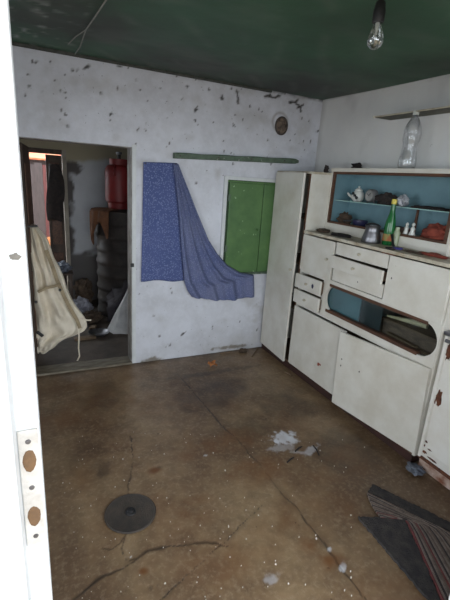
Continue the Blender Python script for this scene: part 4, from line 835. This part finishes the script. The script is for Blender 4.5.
# ------------------------------------------------------------------ floor things
q = on_z(130.5, 513.5)
ld = thing('iron_lid', 'round blackened iron stove lid lying on the brown floor', 'lid', (q[0], q[1], 0))
obj('disc', lathe(B(), [(0.0005, -0.006), (0.118, -0.006), (0.124, 0.0), (0.124, 0.004), (0.119, 0.007), (0.112, 0.0045), (0.03, 0.0055), (0.0005, 0.006)], (q[0], q[1], 0.003), 48), 'iron', ld, True)
obj('knob', lathe(B(), [(0.026, 0.004), (0.024, 0.012), (0.016, 0.015), (0.015, 0.022), (0.012, 0.024), (0.0005, 0.024)], (q[0], q[1], 0.003), 24), 'black', ld, True)
# rug with black bands and a ribbed striped strip that turns a corner
def zp(x, y): return on_z(x, y)[:2]
rg = thing('striped_rug', 'worn black rug with grey and red ribbed stripes at lower right', 'rug', (1.6, 1.0, 0))
def slab(bm, poly, z0, z1, jag=0.0, seed=0):
    rnd = random.Random(seed); pts = []
    for i, a_ in enumerate(poly):
        b_ = poly[(i+1) % len(poly)]; n = max(1, int(math.hypot(b_[0]-a_[0], b_[1]-a_[1])/0.012))
        for k in range(n): t = k/n; pts.append((a_[0]+(b_[0]-a_[0])*t+rnd.uniform(-jag, jag), a_[1]+(b_[1]-a_[1])*t+rnd.uniform(-jag, jag)))
    lo = [bm.verts.new((x, y, z0)) for x, y in pts]; hi = [bm.verts.new((x, y, z1+rnd.uniform(-.0005, .0005))) for x, y in pts]; n = len(pts)
    for k in range(n): bm.faces.new((lo[k], lo[(k+1) % n], hi[(k+1) % n], hi[k]))
    f = bm.faces.new(hi); bm.faces.new(lo[::-1]); bmesh.ops.triangulate(bm, faces=[f]); return bm
rugblack = surf('black_rug_pile', srgb(42, 40, 42), srgb(72, 66, 62), 22, 0.8, 0.98, bmp=0.8)
E0, E1 = zp(373, 485.5), zp(450, 524)                                  # far edge of the far black band
def ext(a, b, k): return (a[0]+(b[0]-a[0])*k, a[1]+(b[1]-a[1])*k)
obj('far_band', slab(B(), [E0, ext(E0, E1, 1.3), ext(zp(368, 492.5), zp(450, 533), 1.3), zp(368, 492.5)], -0.004, 0.010, 0.005, 1), rugblack, rg)
K0, K1 = zp(358, 518), zp(404, 520); K2, K3 = ext(K1, zp(440, 600), 1.25), ext(K0, zp(428, 600), 1.25)
obj('near_field', slab(B(), [K0, K1, K2, K3], -0.004, 0.010, 0.004, 2), rugblack, rg)
# ribs: each runs along the band, bends, then runs towards the viewer
ncord = 24; S0, S1 = zp(367, 494), zp(381, 519); T0, T1 = zp(450, 534), zp(407, 521)
G1 = ext(T1, zp(442, 600), 1.25); G0 = ext(zp(450, 534), zp(505, 600), 1.0)
obj('backing', slab(B(), [S0, T0, G0, G1, T1, S1], -0.004, 0.0025, 0.0, 3), rugblack, rg)
ribcols = [surf('rib_grey', srgb(128, 116, 108), srgb(92, 82, 76), 40, .8, .95, bmp=.4), surf('rib_red', srgb(112, 58, 58), srgb(86, 50, 50), 40, .8, .95, bmp=.4), surf('rib_dark', srgb(62, 54, 54), srgb(46, 40, 40), 40, .8, .95, bmp=.4), surf('rib_brown', srgb(108, 92, 82), srgb(80, 68, 62), 40, .8, .95, bmp=.4)]
order = [3, 0, 2, 0, 3, 0, 3, 2, 0, 3, 0, 2, 3, 0, 3, 0, 2, 0, 1, 3, 0, 2, 0, 1]
for k in range(ncord):
    t = k/(ncord-1); a_ = (S0[0]+(S1[0]-S0[0])*t-0.012*math.sin(t*3.1), S0[1]+(S1[1]-S0[1])*t); b_ = (T0[0]+(T1[0]-T0[0])*t, T0[1]+(T1[1]-T0[1])*t); g_ = (G0[0]+(G1[0]-G0[0])*t, G0[1]+(G1[1]-G0[1])*t)
    pts = [(*ext(a_, b_, s), 0.005) for s in (0, 0.3, 0.6, 0.88)] + [(b_[0]*0.94+0.03*a_[0]+0.03*g_[0], b_[1]*0.94+0.03*a_[1]+0.03*g_[1], 0.006)] + [(*ext(b_, g_, s), 0.005) for s in (0.15, 0.4, 0.7, 1.0)]
    pts = [(x, y, z+0.0015*math.sin(i*2.1+k)) for i, (x, y, z) in enumerate(pts)]
    rs = [0.0058]*4+[0.0062]+[0.0072]*4
    obj('rib', tube(B(), pts, rs, 6), ribcols[order[k]], rg, True)
# paint dust sticks, leaf, plastic, bits
for x0, y0, x1, y1, lb in ((287, 463, 294, 458, 'short black twig just below the white paint spill'), (295, 452, 302, 447, 'thin dark twig between the two white paint spills'), (313, 446, 319, 456, 'dark twig lying across the smaller white paint spill')):
    a_, b_ = on_z(x0, y0), on_z(x1, y1); m_ = (a_+b_)/2; tag(obj('twig', tube(B(), [(a_[0], a_[1], 0.004), (m_[0]+0.006, m_[1]+0.004, 0.007), (b_[0], b_[1], 0.004)], [0.004, 0.0055, 0.003], 7), 'char', None, True, (m_[0], m_[1], 0)), lb, 'twig', 'twigs by the paint spill')
q = on_z(212, 366); bm = B(); P = [[(q[0]-0.035+0.07*u+0.01*math.sin(9*v), q[1]-0.03+0.06*v, 0.006+0.022*abs(math.sin(3*u+2*v))+0.012*v) for u in np.linspace(0, 1, 9)] for v in np.linspace(0, 1, 9)]
grid_mesh(bm, P); lo = tag(obj('dry_leaf', bm, 'leaf', None, True, (q[0], q[1], 0)), 'curled orange brown dry leaf on the floor near back wall', 'leaf'); solid(lo, 0.002)
q = on_z(416, 470); tag(obj('plastic_wrapper', blob(B(), (q[0]-0.02, q[1]-0.01, 0.02), (0.045, 0.05, 0.018), 61, 0.6, 2.6, 3, -0.004), 'blue_bag', None, True, (q[0], q[1], 0)), 'crumpled bluish plastic wrapper on floor by the stove base', 'wrapper')
for x0, y0, x1, y1, lb in ((252, 357, 258, 348, 'thin grey stick at the foot of the wall by the cupboard'), (220, 354, 232, 352, 'short grey stick lying left of the longer one by wall'), (284, 372, 292, 376, 'small broken stick in front of the tall cupboard')):
    a_, b_ = on_z(x0, y0), on_z(x1, y1); b_[1] = min(b_[1], D-0.03); a_[1] = min(a_[1], D-0.03); m_ = (a_+b_)/2; tag(obj('stick', tube(B(), [(a_[0], a_[1], 0.004), (m_[0], m_[1]-0.004, 0.008), (b_[0], b_[1], 0.005)], 0.005, 7), 'stick', None, True, (m_[0], m_[1], 0)), lb, 'stick')
for x, y, rx, sd, lb in ((243, 352, .04, 71, 'dark rubbish clump against the wall beside the cupboard'), (272, 351, .022, 72, 'small dark rubbish clump at the tall cupboard foot')):
    q = on_z(x, y); q[1] = min(q[1], D-0.05); tag(obj('rubbish_clump', blob(B(), (q[0], q[1], 0.012), (rx, rx*0.7, 0.022), sd, 0.7, 3, 3, -0.003), 'rag', None, True, (q[0], q[1], 0)), lb, 'rubbish')
bm = B(); rnd = random.Random(11)
for k in range(150):
    if k < 150: x, y = rnd.uniform(60, 370), rnd.uniform(430, 600)
    elif k < 200: c = rnd.choice(((120, 572), (138, 558), (330, 556), (200, 540), (345, 575))); x, y = rnd.gauss(c[0], 16), rnd.gauss(c[1], 9)
    else: x, y = rnd.uniform(140, 330), rnd.uniform(375, 450)
    q = on_z(x, y)
    if (x > 352 and y > 476) or math.hypot(x-130, (y-513)*1.3) < 34: continue
    if q[0] > 1.98 or q[1] < 0.6 or q[1] > 3.2: continue
    s = rnd.uniform(0.0012, 0.0018+0.003*rnd.random()**3); n = rnd.choice((3, 4, 5)); a0 = rnd.uniform(0, 6); up = [bm.verts.new((q[0]+s*math.cos(a0+6.283*i/n)*rnd.uniform(.6, 1.3), q[1]+s*math.sin(a0+6.283*i/n)*rnd.uniform(.6, 1.3), 0.0012)) for i in range(n)]
    lo_ = [bm.verts.new((v.co.x, v.co.y, -0.006)) for v in up]
    bm.faces.new(up); [bm.faces.new((lo_[i], lo_[(i+1) % n], up[(i+1) % n], up[i])) for i in range(n)]
tag(obj('paint_flakes', bm, 'flake'), 'tiny pale paint flakes scattered over the brown floor', 'flakes', kind='stuff')

# ------------------------------------------------------------------ bulb and cobweb under the ceiling
dp = 1.42; c = CAM+ray(377, 28)*dp; bx_, by_ = c[0], c[1]; zt = ceil_z(bx_, by_); zl = (CAM+ray(376, 48)*dp)[2]
bu = thing('light_bulb', 'bare clear light bulb in a black socket hanging from the ceiling', 'light bulb', (bx_, by_, zl))
obj('glass', lathe(B(), [(0.0005, 0.0), (0.012, 0.003), (0.023, 0.012), (0.0285, 0.027), (0.027, 0.043), (0.02, 0.062), (0.0145, 0.078), (0.0135, 0.086)], (bx_, by_, zl), 30), 'bulb_glass', bu, True)
obj('stem', lathe(B(), [(0.008, 0.086), (0.006, 0.06), (0.003, 0.045), (0.0005, 0.044)], (bx_, by_, zl), 14), 'china', bu, True)
obj('filament', tube(B(), [(bx_-0.003, by_, zl+0.045), (bx_-0.011, by_+0.004, zl+0.03), (bx_, by_+0.002, zl+0.033), (bx_+0.011, by_-0.004, zl+0.03), (bx_+0.003, by_, zl+0.045)], 0.0007, 6), 'steel', bu)
obj('socket', lathe(B(), [(0.0005, 0.082), (0.0185, 0.082), (0.0205, 0.09), (0.0205, 0.118), (0.018, 0.128), (0.0165, 0.142), (0.008, 0.152), (0.0005, 0.153)], (bx_, by_, zl), 24), 'black', bu, True)
obj('cord', tube(B(), [(bx_, by_, zl+0.15), (bx_+0.002, by_, (zl+0.15+zt)/2), (bx_, by_, zt+0.004)], 0.003), 'rag', bu)
obj('ceiling_rose', lathe(B(), [(0.0005, -0.022), (0.02, -0.02), (0.032, -0.004), (0.033, 0.006)], (bx_, by_, zt), 24), 'black', bu, True)
cwb = thing('cobweb', 'dusty pale cobweb strand sagging from ceiling to the white wall', 'cobweb', (0.45, D-0.03, 2.25))
def ceil_pt(x, y):
    d = ray(x, y); t = (2.3507-0.00988*D-1.6)/(d[2]+0.0061*d[0]-0.00988*d[1]); p = CAM+d*t; p[2] -= 0.012; return p
a_ = on_y(75, 54, D-0.012); p1, p2, p3 = ceil_pt(86, 27), ceil_pt(95, 14), ceil_pt(106, -3)
obj('strand', tube(B(), [a_, a_*0.5+p1*0.5-np.array([0, 0, .02]), p1, p2, p3], 0.0042, 6), 'cobweb', cwb, True)
obj('strand', tube(B(), [ceil_pt(68, 42), ceil_pt(76, 34), p1], 0.003, 6), 'cobweb', cwb, True)
